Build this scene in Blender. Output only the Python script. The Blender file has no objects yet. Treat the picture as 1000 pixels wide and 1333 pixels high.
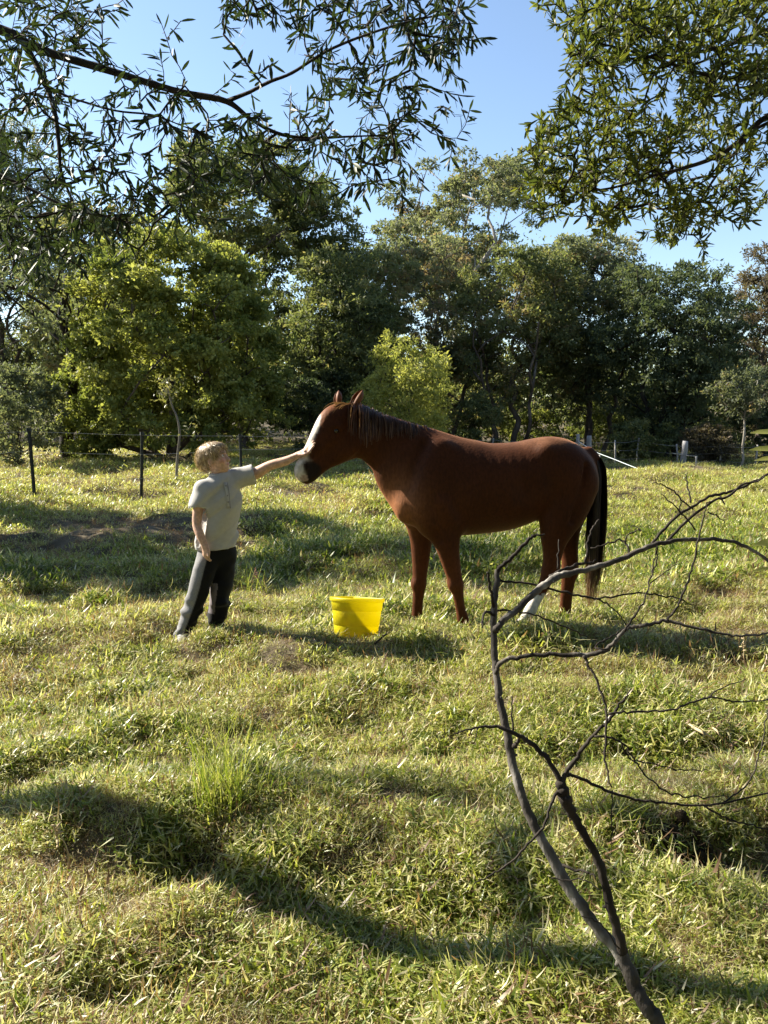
import bpy, math
import numpy as np
from mathutils import Vector, Matrix

# ---------------------------------------------------------------- camera, sky, sun, exposure
SC = bpy.context.scene
F_PX, CX, CY = 1000.0, 500.0, 666.5          # lens of the photograph, in its own pixels
PITCH = math.radians(6.645)
CAM_Z = 1.5
cam_d = bpy.data.cameras.new('camera')
cam = bpy.data.objects.new('camera', cam_d)
SC.collection.objects.link(cam)
cam_d.sensor_fit = 'VERTICAL'
cam_d.sensor_height = 24.0
cam_d.lens = 24.0 * F_PX / 1333.0
cam_d.clip_end = 2000
cam_d.clip_start = 0.05
cam.location = (0, 0, CAM_Z)
cam.rotation_euler = (math.pi / 2 - PITCH, 0, 0)
SC.camera = cam

SUN_EL = math.radians(35)
SUN_H = np.array([-0.91, 0.415])
SUN_H /= np.linalg.norm(SUN_H)
S = np.array([SUN_H[0] * math.cos(SUN_EL), SUN_H[1] * math.cos(SUN_EL), math.sin(SUN_EL)])   # towards the sun
world = bpy.data.worlds.new('World')
SC.world = world
world.use_nodes = True
wn = world.node_tree
wn.nodes.clear()
sky = wn.nodes.new('ShaderNodeTexSky')
sky.sky_type = 'NISHITA'
sky.sun_disc = False
sky.sun_elevation = SUN_EL
sky.sun_rotation = math.atan2(S[0], S[1])
sky.altitude = 0
sky.air_density = 1.0
sky.dust_density = 0.2
sky.ozone_density = 1.0
bg = wn.nodes.new('ShaderNodeBackground')
bg.inputs['Strength'].default_value = 0.075
wo = wn.nodes.new('ShaderNodeOutputWorld')
wn.links.new(sky.outputs[0], bg.inputs['Color'])
wn.links.new(bg.outputs[0], wo.inputs['Surface'])

sun_d = bpy.data.lights.new('sun', 'SUN')
sun_d.energy = 5.0
sun_d.angle = math.radians(0.53)
sun_d.color = (1.0, 0.93, 0.78)
sun = bpy.data.objects.new('sun', sun_d)
SC.collection.objects.link(sun)
sun.location = (-20, 15, 30)
sun.rotation_euler = Vector((-S[0], -S[1], -S[2])).to_track_quat('-Z', 'Y').to_euler()

SC.view_settings.view_transform = 'Standard'
SC.view_settings.look = 'None'
SC.view_settings.exposure = 1.7
SC.view_settings.gamma = 1.0
SC.view_settings.use_curve_mapping = False
cy = SC.cycles
cy.max_bounces = 9
cy.diffuse_bounces = 5
cy.glossy_bounces = 2
cy.transmission_bounces = 7
cy.transparent_max_bounces = 4
cy.use_denoising = True
cy.caustics_reflective = False
cy.caustics_refractive = False

RNG = np.random.RandomState(7)


# ---------------------------------------------------------------- helpers: places
def ray(u, v):
    a = (u - CX) / F_PX
    b = -(v - CY) / F_PX
    c, s = math.cos(PITCH), math.sin(PITCH)
    return np.array([a, c + b * s, -s + b * c])


def P(u, v, Y):
    """Point of the place at distance Y (m) that the photograph shows at u, v."""
    d = ray(u, v)
    return d * (Y / d[1]) + np.array([0, 0, CAM_Z])


def PX(Y):
    return Y / F_PX * 1.0     # metres per photograph pixel at distance Y


def _hash(ix, iy, seed):
    h = (ix.astype(np.int64) * 374761393 + iy.astype(np.int64) * 668265263 + seed * 1442695041) & 0xFFFFFFFF
    h = ((h ^ (h >> 13)) * 1274126177) & 0xFFFFFFFF
    return ((h ^ (h >> 16)) & 0xFFFF) / 65535.0


def vnoise(x, y, seed=0):
    x = np.asarray(x, float)
    y = np.asarray(y, float)
    ix, iy = np.floor(x).astype(int), np.floor(y).astype(int)
    fx, fy = x - ix, y - iy
    fx = fx * fx * (3 - 2 * fx)
    fy = fy * fy * (3 - 2 * fy)
    a, b = _hash(ix, iy, seed), _hash(ix + 1, iy, seed)
    c, d = _hash(ix, iy + 1, seed), _hash(ix + 1, iy + 1, seed)
    return (a * (1 - fx) + b * fx) * (1 - fy) + (c * (1 - fx) + d * fx) * fy - 0.5


def sstep(a, b, x):
    t = np.clip((np.asarray(x, float) - a) / (b - a), 0, 1)
    return t * t * (3 - 2 * t)


def ground_z(x, y):
    x = np.asarray(x, float)
    y = np.asarray(y, float)
    near = 1 - sstep(25, 60, y)
    z = 0.12 * vnoise(x / 2.3, y / 2.3, 1) + 0.20 * vnoise(x / 0.80, y / 0.55, 2) + 0.12 * vnoise(x / 0.30, y / 0.26, 3) + .36 * sstep(6, 10, y) * vnoise(x / 1.7, y / 0.85, 6) - .10 * sstep(6, 10, y) * vnoise(x / .8, y / .55, 2)
    # low grassy ledges that drop towards the camera
    for ax_, ay, bx, by, hh in ((-1.7, 2.72, -.05, 2.42, .05), (-.05, 2.42, .45, 2.2, .04), (.85, 3.45, 2.0, 3.55, .08), (.75, 2.55, 1.6, 2.62, .09), (1.2, 4.7, 2.6, 4.75, .08)):
        t = np.clip(((x - ax_) * (bx - ax_) + (y - ay) * (by - ay)) / ((bx - ax_) ** 2 + (by - ay) ** 2), -.15, 1.15)
        d = (y - ay - (by - ay) * t) + .10 * vnoise(x / .35, y * 0, 5)
        end = np.exp(-(((x - ax_ - (bx - ax_) * t)) / .15) ** 2)
        z = z + hh * end * np.where(d > 0, np.exp(-(d / .45) ** 2), np.exp(-(d / .11) ** 2)) - .15 * hh * end * np.exp(-((d + .22) / .13) ** 2)
    z = z * near
    z = z + 0.36 * sstep(13, 24, y) * (1 - sstep(-4, 5, x))
    z = z + 0.9 * sstep(40, 70, y) + 6.0 * sstep(60, 200, y)
    for cx_, cy_, cz_, rr in ((-.195, 5.22, .015, .30), (-1.36, 5.16, .0, .22), (-1.15, 5.29, .0, .22), (.58, 5.36, .0, .22), (.23, 5.63, .0, .2), (1.0, 5.42, .0, .24), (1.3, 5.72, .0, .22)):
        w_ = np.exp(-(((x - cx_) ** 2 + (y - cy_) ** 2) / rr ** 2) ** 2)
        z = z * (1 - w_) + cz_ * w_
    flat = np.exp(-(((x - 0.2) / 0.5) ** 2 + ((y - 0.0) / 1.2) ** 2))
    return z * (1 - flat)


def G(x, y):
    return float(ground_z(np.array([x]), np.array([y]))[0])


# ---------------------------------------------------------------- helpers: objects
COL = SC.collection


def mesh(name, verts, faces, mat=None, smooth=True, attrs=None):
    verts = np.asarray(verts, np.float32)
    me = bpy.data.meshes.new(name)
    if isinstance(faces, np.ndarray):
        n, k = faces.shape
        me.vertices.add(len(verts))
        me.vertices.foreach_set('co', verts.ravel())
        me.loops.add(n * k)
        me.loops.foreach_set('vertex_index', faces.astype(np.int32).ravel())
        me.polygons.add(n)
        me.polygons.foreach_set('loop_start', np.arange(0, n * k, k, dtype=np.int32))
        me.polygons.foreach_set('loop_total', np.full(n, k, np.int32))
    else:
        me.from_pydata([tuple(map(float, v)) for v in verts], [], [tuple(int(i) for i in f) for f in faces])
    if attrs:
        for an, av in attrs.items():
            av = np.asarray(av, np.float32)
            if av.ndim == 1:
                a = me.attributes.new(an, 'FLOAT', 'POINT')
                a.data.foreach_set('value', av)
            else:
                a = me.attributes.new(an, 'FLOAT_COLOR', 'POINT')
                full = np.ones((len(av), 4), np.float32)
                full[:, :3] = av[:, :3]
                a.data.foreach_set('color', full.ravel())
    me.update(calc_edges=True)
    me.validate()
    if smooth:
        me.polygons.foreach_set('use_smooth', np.ones(len(me.polygons), bool))
    for m in (mat if isinstance(mat, (list, tuple)) else [mat] if mat else []):
        me.materials.append(m)
    return me


def link(name, me, parent=None, loc=None):
    o = bpy.data.objects.new(name, me)
    COL.objects.link(o)
    if loc is not None:
        o.location = [float(c) for c in loc]
    if parent is not None:
        o.parent = parent
        o.matrix_parent_inverse = Matrix.Translation(-Vector(parent.location)) if parent.type == 'EMPTY' and parent.parent is None else Matrix.Identity(4)
    return o


def tag(o, label=None, cat=None, group=None, kind=None):
    if label:
        o['label'] = label
    if cat:
        o['category'] = cat
    if group:
        o['group'] = group
    if kind:
        o['kind'] = kind
    return o


def thing(name, loc, label, cat, group=None):
    o = bpy.data.objects.new(name, None)
    COL.objects.link(o)
    o.location = [float(c) for c in loc]
    o.empty_display_size = 0.1
    return tag(o, label, cat, group)


class MB:
    """Collects shapes into one mesh."""
    def __init__(self):
        self.v, self.f, self.n, self.a = [], [], 0, []

    def add(self, v, f, a=0.0):
        v = np.asarray(v, float)
        self.v.append(v)
        self.f.extend([tuple(int(i) + self.n for i in q) for q in f])
        self.n += len(v)
        self.a.append(np.full(len(v), a) if np.isscalar(a) else np.asarray(a, float))
        return self

    def build(self, name, mat, parent=None, smooth=True):
        me = mesh(name, np.concatenate(self.v), self.f, mat, smooth, {'tint': np.concatenate(self.a)})
        return link(name, me, parent)


def tube(pts, rad, n=6, wob=0.0, rng=RNG, cap=True):
    pts = np.asarray(pts, float)
    m = len(pts)
    rad = np.broadcast_to(np.asarray(rad, float), (m,))
    t = np.gradient(pts, axis=0)
    t /= np.linalg.norm(t, axis=1)[:, None] + 1e-9
    ref = np.array([0.3, 0.8, 0.52])
    if abs(t[0] @ ref) > 0.9:
        ref = np.array([1.0, 0, 0])
    n1 = np.cross(t[0], ref)
    n1 /= np.linalg.norm(n1)
    ang = np.arange(n) / n * 2 * math.pi
    V = np.zeros((m, n, 3))
    for i in range(m):
        n1 = n1 - t[i] * (n1 @ t[i])
        n1 /= np.linalg.norm(n1) + 1e-9
        n2 = np.cross(t[i], n1)
        r = rad[i] * (1 + (rng.uniform(-wob, wob, n) if wob else 0))
        V[i] = pts[i] + (np.cos(ang) * r)[:, None] * n1 + (np.sin(ang) * r)[:, None] * n2
    F = []
    for i in range(m - 1):
        for j in range(n):
            k = (j + 1) % n
            F.append((i * n + j, i * n + k, (i + 1) * n + k, (i + 1) * n + j))
    if cap:
        F.append(tuple(range(n - 1, -1, -1)))
        F.append(tuple((m - 1) * n + j for j in range(n)))
    return V.reshape(-1, 3), F


def box(c, s, rot=None):
    v = np.array([[x, y, z] for x in (-.5, .5) for y in (-.5, .5) for z in (-.5, .5)]) * np.asarray(s)
    if rot is not None:
        v = v @ np.asarray(rot).T
    return v + np.asarray(c), [(0, 1, 3, 2), (4, 6, 7, 5), (0, 4, 5, 1), (2, 3, 7, 6), (0, 2, 6, 4), (1, 5, 7, 3)]


def spline(p, sub=5):
    """Catmull-Rom through rows of p (any columns)."""
    p = np.asarray(p, float)
    if len(p) < 3:
        t = np.linspace(0, 1, sub + 1)[:, None]
        return p[0] * (1 - t) + p[-1] * t
    q = np.vstack([2 * p[0] - p[1], p, 2 * p[-1] - p[-2]])
    out = []
    for i in range(1, len(q) - 2):
        for k in range(sub):
            t = k / sub
            a, b, c, d = q[i - 1], q[i], q[i + 1], q[i + 2]
            out.append(0.5 * (2 * b + (c - a) * t + (2 * a - 5 * b + 4 * c - d) * t * t + (3 * b - a - 3 * c + d) * t ** 3))
    out.append(p[-1])
    return np.array(out)


# ---------------------------------------------------------------- helpers: materials
def mat_new(name):
    m = bpy.data.materials.new(name)
    m.use_nodes = True
    nt = m.node_tree
    nt.nodes.clear()
    out = nt.nodes.new('ShaderNodeOutputMaterial')
    return m, nt, out


def N(nt, kind, **kw):
    n = nt.nodes.new(kind)
    for k, v in kw.items():
        setattr(n, k, v)
    return n


def rgba(c):
    return (c[0], c[1], c[2], 1.0)


def ramp(nt, stops):
    r = N(nt, 'ShaderNodeValToRGB')
    e = r.color_ramp.elements
    while len(e) < len(stops):
        e.new(0.5)
    for i, (p, c) in enumerate(stops):
        e[i].position = p
        e[i].color = rgba(c)
    return r


def math_node(nt, op, a, b=None):
    n = N(nt, 'ShaderNodeMath', operation=op)
    for i, x in enumerate((a, b)):
        if x is None:
            continue
        if isinstance(x, (int, float)):
            n.inputs[i].default_value = x
        else:
            nt.links.new(x, n.inputs[i])
    return n.outputs[0]


def leaf_mat(name, stops, trans=0.4, rough=0.45, spec=0.35, instancer=False, tgain=1.15):
    """Leaf or blade: colour by the 'tint' of each leaf, light partly passes through."""
    m, nt, out = mat_new(name)
    at = N(nt, 'ShaderNodeAttribute', attribute_name='tint')
    fac = at.outputs['Fac']
    if instancer:
        ai = N(nt, 'ShaderNodeAttribute', attribute_name='dry', attribute_type='INSTANCER')
        fac = math_node(nt, 'ADD', fac, ai.outputs['Fac'])
    else:
        oi = N(nt, 'ShaderNodeObjectInfo')
        fac = math_node(nt, 'ADD', fac, math_node(nt, 'MULTIPLY', math_node(nt, 'SUBTRACT', oi.outputs['Random'], 0.5), 0.25))
    r = ramp(nt, stops)
    nt.links.new(fac, r.inputs[0])
    p = N(nt, 'ShaderNodeBsdfPrincipled')
    nt.links.new(r.outputs[0], p.inputs['Base Color'])
    p.inputs['Roughness'].default_value = rough
    p.inputs['Specular IOR Level'].default_value = spec
    tr = N(nt, 'ShaderNodeBsdfTranslucent')
    mx = N(nt, 'ShaderNodeMix', data_type='RGBA', blend_type='MULTIPLY')
    mx.inputs[0].default_value = 1.0
    nt.links.new(r.outputs[0], mx.inputs[6])
    mx.inputs[7].default_value = (1.18 * tgain, 1.2 * tgain, 0.66 * tgain, 1)
    nt.links.new(mx.outputs[2], tr.inputs['Color'])
    ms = N(nt, 'ShaderNodeMixShader')
    ms.inputs[0].default_value = trans
    nt.links.new(p.outputs[0], ms.inputs[1])
    nt.links.new(tr.outputs[0], ms.inputs[2])
    nt.links.new(ms.outputs[0], out.inputs['Surface'])
    return m


def noise_mat(name, stops, scale=8.0, detail=6, rough=0.85, spec=0.2, bump=0.3, bscale=None, stretch=(1, 1, 1), sheen=0.0, coords='Object', dist=0.02):
    m, nt, out = mat_new(name)
    tc = N(nt, 'ShaderNodeTexCoord')
    mp = N(nt, 'ShaderNodeMapping')
    mp.inputs['Scale'].default_value = stretch
    nt.links.new(tc.outputs[coords], mp.inputs[0])
    nz = N(nt, 'ShaderNodeTexNoise')
    nz.inputs['Scale'].default_value = scale
    nz.inputs['Detail'].default_value = detail
    nt.links.new(mp.outputs[0], nz.inputs['Vector'])
    r = ramp(nt, stops)
    nt.links.new(nz.outputs['Fac'], r.inputs[0])
    p = N(nt, 'ShaderNodeBsdfPrincipled')
    nt.links.new(r.outputs[0], p.inputs['Base Color'])
    p.inputs['Roughness'].default_value = rough
    p.inputs['Specular IOR Level'].default_value = spec
    if sheen:
        p.inputs['Sheen Weight'].default_value = sheen
    nb = N(nt, 'ShaderNodeTexNoise')
    nb.inputs['Scale'].default_value = bscale or scale * 3
    nb.inputs['Detail'].default_value = 5
    nt.links.new(mp.outputs[0], nb.inputs['Vector'])
    b = N(nt, 'ShaderNodeBump')
    b.inputs['Strength'].default_value = bump
    b.inputs['Distance'].default_value = dist
    nt.links.new(nb.outputs['Fac'], b.inputs['Height'])
    nt.links.new(b.outputs[0], p.inputs['Normal'])
    nt.links.new(p.outputs[0], out.inputs['Surface'])
    return m


def plain(name, c, rough=0.6, spec=0.3):
    m, nt, out = mat_new(name)
    p = N(nt, 'ShaderNodeBsdfPrincipled')
    p.inputs['Base Color'].default_value = rgba(c)
    p.inputs['Roughness'].default_value = rough
    p.inputs['Specular IOR Level'].default_value = spec
    nt.links.new(p.outputs[0], out.inputs['Surface'])
    return m


M = {}
M['soil'] = noise_mat('soil', [(0.3, (0.05, 0.038, 0.024)), (0.55, (0.105, 0.085, 0.055)), (0.75, (0.19, 0.155, 0.105))], 3.0, 8, 0.95, 0.1, 0.8, 25)
M['bark'] = noise_mat('bark', [(0.3, (0.045, 0.034, 0.026)), (0.6, (0.10, 0.08, 0.065)), (0.8, (0.17, 0.15, 0.125))], 5, 8, 0.9, 0.15, 0.8, 16, (1, 1, 0.25))
M['dark_bark'] = noise_mat('dark_bark', [(0.3, (0.012, 0.010, 0.008)), (0.7, (0.045, 0.036, 0.028))], 6, 8, 0.9, 0.15, 0.8, 18, (1, 1, 0.25))
M['pale_bark'] = noise_mat('pale_bark', [(0.3, (0.13, 0.11, 0.095)), (0.6, (0.26, 0.235, 0.20)), (0.8, (0.36, 0.33, 0.29))], 3, 6, 0.8, 0.2, 0.3, 14, (1, 1, 0.2))
M['dead_wood'] = noise_mat('dead_wood', [(0.36, (0.025, 0.021, 0.018)), (0.5, (0.085, 0.074, 0.064)), (0.60, (0.16, 0.145, 0.128)), (0.68, (0.33, 0.31, 0.28))], 14, 10, 0.9, 0.15, 0.9, 60, (1, 1, 0.35), dist=0.006)
M['dark_wood'] = noise_mat('dark_wood', [(0.3, (0.016, 0.012, 0.010)), (0.6, (0.04, 0.032, 0.026)), (0.8, (0.09, 0.075, 0.06))], 16, 10, 0.85, 0.2, 0.9, 60, (1, 1, 0.35), dist=0.006)
M['twig'] = noise_mat('twig', [(0.3, (0.03, 0.024, 0.018)), (0.7, (0.08, 0.065, 0.05))], 20, 4, 0.85, 0.2, 0.3)
M['picket'] = noise_mat('picket', [(0.3, (0.010, 0.012, 0.011)), (0.7, (0.03, 0.034, 0.03))], 20, 4, 0.6, 0.3, 0.2)
M['wire'] = plain('wire', (0.22, 0.22, 0.22), 0.45, 0.5)
M['white_post'] = noise_mat('white_post', [(0.3, (0.15, 0.145, 0.145)), (0.7, (0.30, 0.29, 0.295))], 6, 5, 0.8, 0.2, 0.3, 30, (1, 1, 0.3))
M['grey_timber'] = noise_mat('grey_timber', [(0.3, (0.18, 0.165, 0.15)), (0.7, (0.38, 0.36, 0.33))], 8, 6, 0.85, 0.2, 0.5, 30, (1, 1, 0.2))
M['tape'] = plain('tape', (0.50, 0.56, 0.58), 0.5, 0.3)
G_EUC = [(0.0, (0.055, 0.07, 0.034)), (0.45, (0.115, 0.135, 0.06)), (0.8, (0.20, 0.205, 0.095)), (1.0, (0.25, 0.19, 0.10))]
G_GREY = [(0.0, (0.06, 0.074, 0.05)), (0.5, (0.12, 0.138, 0.086)), (0.85, (0.20, 0.205, 0.125)), (1.0, (0.25, 0.18, 0.12))]
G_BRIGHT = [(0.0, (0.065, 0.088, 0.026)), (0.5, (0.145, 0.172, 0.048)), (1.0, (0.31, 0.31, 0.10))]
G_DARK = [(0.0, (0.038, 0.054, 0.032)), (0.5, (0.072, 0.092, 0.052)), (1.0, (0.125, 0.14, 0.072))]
G_BROWN = [(0.0, (0.055, 0.05, 0.036)), (0.5, (0.105, 0.088, 0.062)), (1.0, (0.16, 0.118, 0.085))]
M['leaf_euc'] = leaf_mat('leaf_euc', G_EUC, 0.45, 0.55, 0.12, False, 1.25)
M['leaf_grey'] = leaf_mat('leaf_grey', G_GREY, 0.45, 0.55, 0.12, False, 1.25)
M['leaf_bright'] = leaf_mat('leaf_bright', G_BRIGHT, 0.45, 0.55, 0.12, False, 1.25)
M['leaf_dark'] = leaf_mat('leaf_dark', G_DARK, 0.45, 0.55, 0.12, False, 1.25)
M['leaf_brown'] = leaf_mat('leaf_brown', G_BROWN, 0.45, 0.55, 0.12, False, 1.25)
M['leaf_willow'] = leaf_mat('leaf_willow', [(0.0, (0.016, 0.026, 0.012)), (0.6, (0.034, 0.050, 0.018)), (0.93, (0.085, 0.105, 0.03)), (1.0, (0.32, 0.22, 0.03))], 0.36, 0.5, 0.25)
M['leaf_broad'] = leaf_mat('leaf_broad', [(0.0, (0.03, 0.045, 0.014)), (0.6, (0.075, 0.095, 0.024)), (1.0, (0.18, 0.185, 0.034))], 0.46, 0.45, 0.3)
M['leaf_sapling'] = leaf_mat('leaf_sapling', [(0.0, (0.12, 0.13, 0.06)), (1.0, (0.26, 0.23, 0.10))], 0.4)
M['grass'] = leaf_mat('grass', [(0.0, (0.055, 0.088, 0.014)), (0.25, (0.155, 0.205, 0.03)), (0.5, (0.32, 0.335, 0.075)), (0.75, (0.52, 0.49, 0.22)), (0.93, (0.60, 0.54, 0.37)), (1.0, (0.20, 0.12, 0.07))], 0.42, 0.40, 0.45, True, 1.25)

# ---------------------------------------------------------------- growing branches
class Skeleton:
    """Nodes joined to a parent node; branches grow from the nearest node to each target."""
    def __init__(self):
        self.p, self.par, self.fix, self.paths = [], [], [], []

    def trace(self, pts, rad, attach=None):
        ids = [] if attach is None else [attach]
        for i, (q, r) in enumerate(zip(pts, rad)):
            self.p.append(np.asarray(q, float))
            self.par.append(ids[-1] if ids else -1)
            self.fix.append(r)
            ids.append(len(self.p) - 1)
        self.paths.append(ids)
        return ids

    def nearest(self, q, upto=None):
        A = np.array(self.p[:upto])
        return int(np.argmin(np.linalg.norm(A - q, axis=1)))

    def grow(self, targets, rng, seg=0.12, sag=0.1, wob=0.12, prefer=None, maxlen=1e9):
        T = np.asarray(targets, float)
        A = np.array(self.p)
        d0 = np.array([np.min(np.linalg.norm(A - t, axis=1)) for t in T])
        ends = []
        for i in np.argsort(d0):
            A = np.array(self.p)
            v = T[i] - A
            d = np.linalg.norm(v, axis=1)
            if prefer is not None:
                d = d * (1.0 + prefer * np.clip(-(v[:, 2]) / (d + 1e-6), -0.5, 1.0))
            k = int(np.argmin(d))
            L = np.linalg.norm(T[i] - A[k])
            n = max(2, int(L / seg))
            a, b = A[k], T[i]
            par = self.par[k]
            tan = (a - self.p[par]) if par >= 0 else (b - a)
            tan = tan / (np.linalg.norm(tan) + 1e-9) * L * 0.35
            ids = [k]
            off = rng.normal(0, wob * L, 3)
            for j in range(1, n + 1):
                t = j / n
                q = a * (1 - t) + b * t + tan * t * (1 - t) ** 2 * 1.6 + off * t * (1 - t) + np.array([0, 0, sag * L]) * t * (1 - t)
                self.p.append(q)
                self.par.append(ids[-1])
                self.fix.append(0)
                ids.append(len(self.p) - 1)
            self.paths.append(ids)
            ends.append(len(self.paths) - 1)
        return ends

    def radii(self, tip, expo=0.5):
        n = len(self.p)
        cnt = np.zeros(n)
        kids = np.zeros(n, int)
        for q in self.par:
            if q >= 0:
                kids[q] += 1
        for i in range(n - 1, -1, -1):
            if kids[i] == 0:
                cnt[i] += 1
            if self.par[i] >= 0:
                cnt[self.par[i]] += cnt[i]
        r = tip * np.maximum(cnt, 1) ** expo
        f = np.array(self.fix)
        return np.where(f > 0, f, r)

    def mesh(self, mb, tip, expo=0.5, sides=(8, 4), thick=0.02, maxr=None, rng=RNG, wob=0.06):
        r = self.radii(tip, expo)
        if maxr:
            r = np.minimum(r, np.where(np.array(self.fix) > 0, 9, maxr))
        P_ = np.array(self.p)
        for ids in self.paths:
            rr = r[ids].copy()
            if len(ids) > 1:
                rr[0] = min(rr[0], rr[1] * 1.25)
            n = sides[0] if rr.max() > thick else sides[1]
            if len(ids) >= 2:
                v, f = tube(P_[ids], rr, n, wob, rng)
                mb.add(v, f, rng.rand())
        return mb


def unit(v):
    return v / (np.linalg.norm(v, axis=-1, keepdims=True) + 1e-9)


def leaf_quads(c, d, nrm, L, W, tint, fold=0.15):
    """Folded diamond leaves: base c, direction d, normal nrm -> verts (n*4), tris."""
    n = len(c)
    side = unit(np.cross(d, nrm))
    L, W = np.asarray(L)[:, None], np.asarray(W)[:, None]
    up = unit(np.cross(side, d))
    mid = c + d * L * 0.42
    V = np.stack([c, mid + side * W * 0.5 + up * W * fold, c + d * L, mid - side * W * 0.5 + up * W * fold], 1).reshape(-1, 3)
    b = np.arange(n)[:, None] * 4
    F = np.concatenate([b + np.array([0, 1, 2]), b + np.array([0, 2, 3])])
    return V, F, np.repeat(tint, 4)


def leaf_long(c, d, nrm, L, W, tint, curl):
    """Longer curved leaves of eight faces, for leaves near the camera."""
    n = len(c)
    side = unit(np.cross(d, nrm))
    up = unit(np.cross(side, d))
    L, W, curl = np.asarray(L)[:, None], np.asarray(W)[:, None], np.asarray(curl)[:, None]
    rows = []
    for t, w in ((0.0, 0.08), (0.22, 0.72), (0.52, 1.0), (0.82, 0.72), (1.0, 0.08)):
        m = c + d * L * t + up * (curl * L * t * t)
        rows += [m - side * W * w * 0.5 + up * W * 0.12 * w, m, m + side * W * w * 0.5 + up * W * 0.12 * w]
    V = np.stack(rows, 1).reshape(-1, 3)
    b = np.arange(n)[:, None] * 15
    F = []
    for i in range(4):
        o = i * 3
        F += [b + np.array([o, o + 1, o + 4, o + 3]), b + np.array([o + 1, o + 2, o + 5, o + 4])]
    return V, np.concatenate(F), np.repeat(tint, 15)


def rand_dir(rng, n):
    return unit(rng.normal(0, 1, (n, 3)))


def crown_leaves(rng, clumps, n, size, droop=0.4, tint0=0.45, tvar=0.22, top_bias=0.5, fill=0.75, aspect=0.42):
    """Leaves spread through ellipsoid clumps (x, y, z, rx, rz, tint)."""
    C = np.asarray(clumps, float)
    w = C[:, 3] ** 2 * (C[:, 4] / C[:, 3]) ** 0.5
    k = rng.choice(len(C), n, p=w / w.sum())
    # every clump is a heap of sprays, most of them on its upper and outer side
    ns = 13
    sd = rand_dir(rng, len(C) * ns).reshape(len(C), ns, 3)
    sd[..., 2] = np.where(rng.rand(len(C), ns) < top_bias, np.abs(sd[..., 2]), sd[..., 2])
    sr = rng.uniform(.5, 1.08, (len(C), ns, 1))
    ss = rng.uniform(.16, .34, (len(C), ns, 1))
    st = rng.normal(0, .10, (len(C), ns))
    j = rng.randint(0, ns, n)
    q0 = rand_dir(rng, n) * (rng.rand(n, 1) ** 0.4)
    off = sd[k, j] * sr[k, j] + q0 * ss[k, j] * np.array([1.15, 1.15, .75])
    loose = rng.rand(n) < (1 - fill) * .6
    off = np.where(loose[:, None], rand_dir(rng, n) * rng.rand(n, 1) ** .35 * 1.12, off)
    q = unit(off)
    rr = np.linalg.norm(off, axis=1)
    c = C[k, :3] + off * np.stack([C[k, 3], C[k, 3], C[k, 4]], 1)
    tint0 = tint0 + st[k, j]
    d = unit(rand_dir(rng, n) + q * 0.6 + np.array([0, 0, -droop]))
    nr = unit(rand_dir(rng, n) + unit(q0) * 0.7 + q * .4 + np.array([0, 0, 0.35]))
    L = size * .95 * rng.uniform(0.6, 1.3, n)
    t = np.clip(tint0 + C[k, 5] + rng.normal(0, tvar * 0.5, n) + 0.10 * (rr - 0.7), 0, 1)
    return leaf_quads(c, d, nr, L, L * aspect * rng.uniform(.8, 1.2, n), t)


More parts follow.
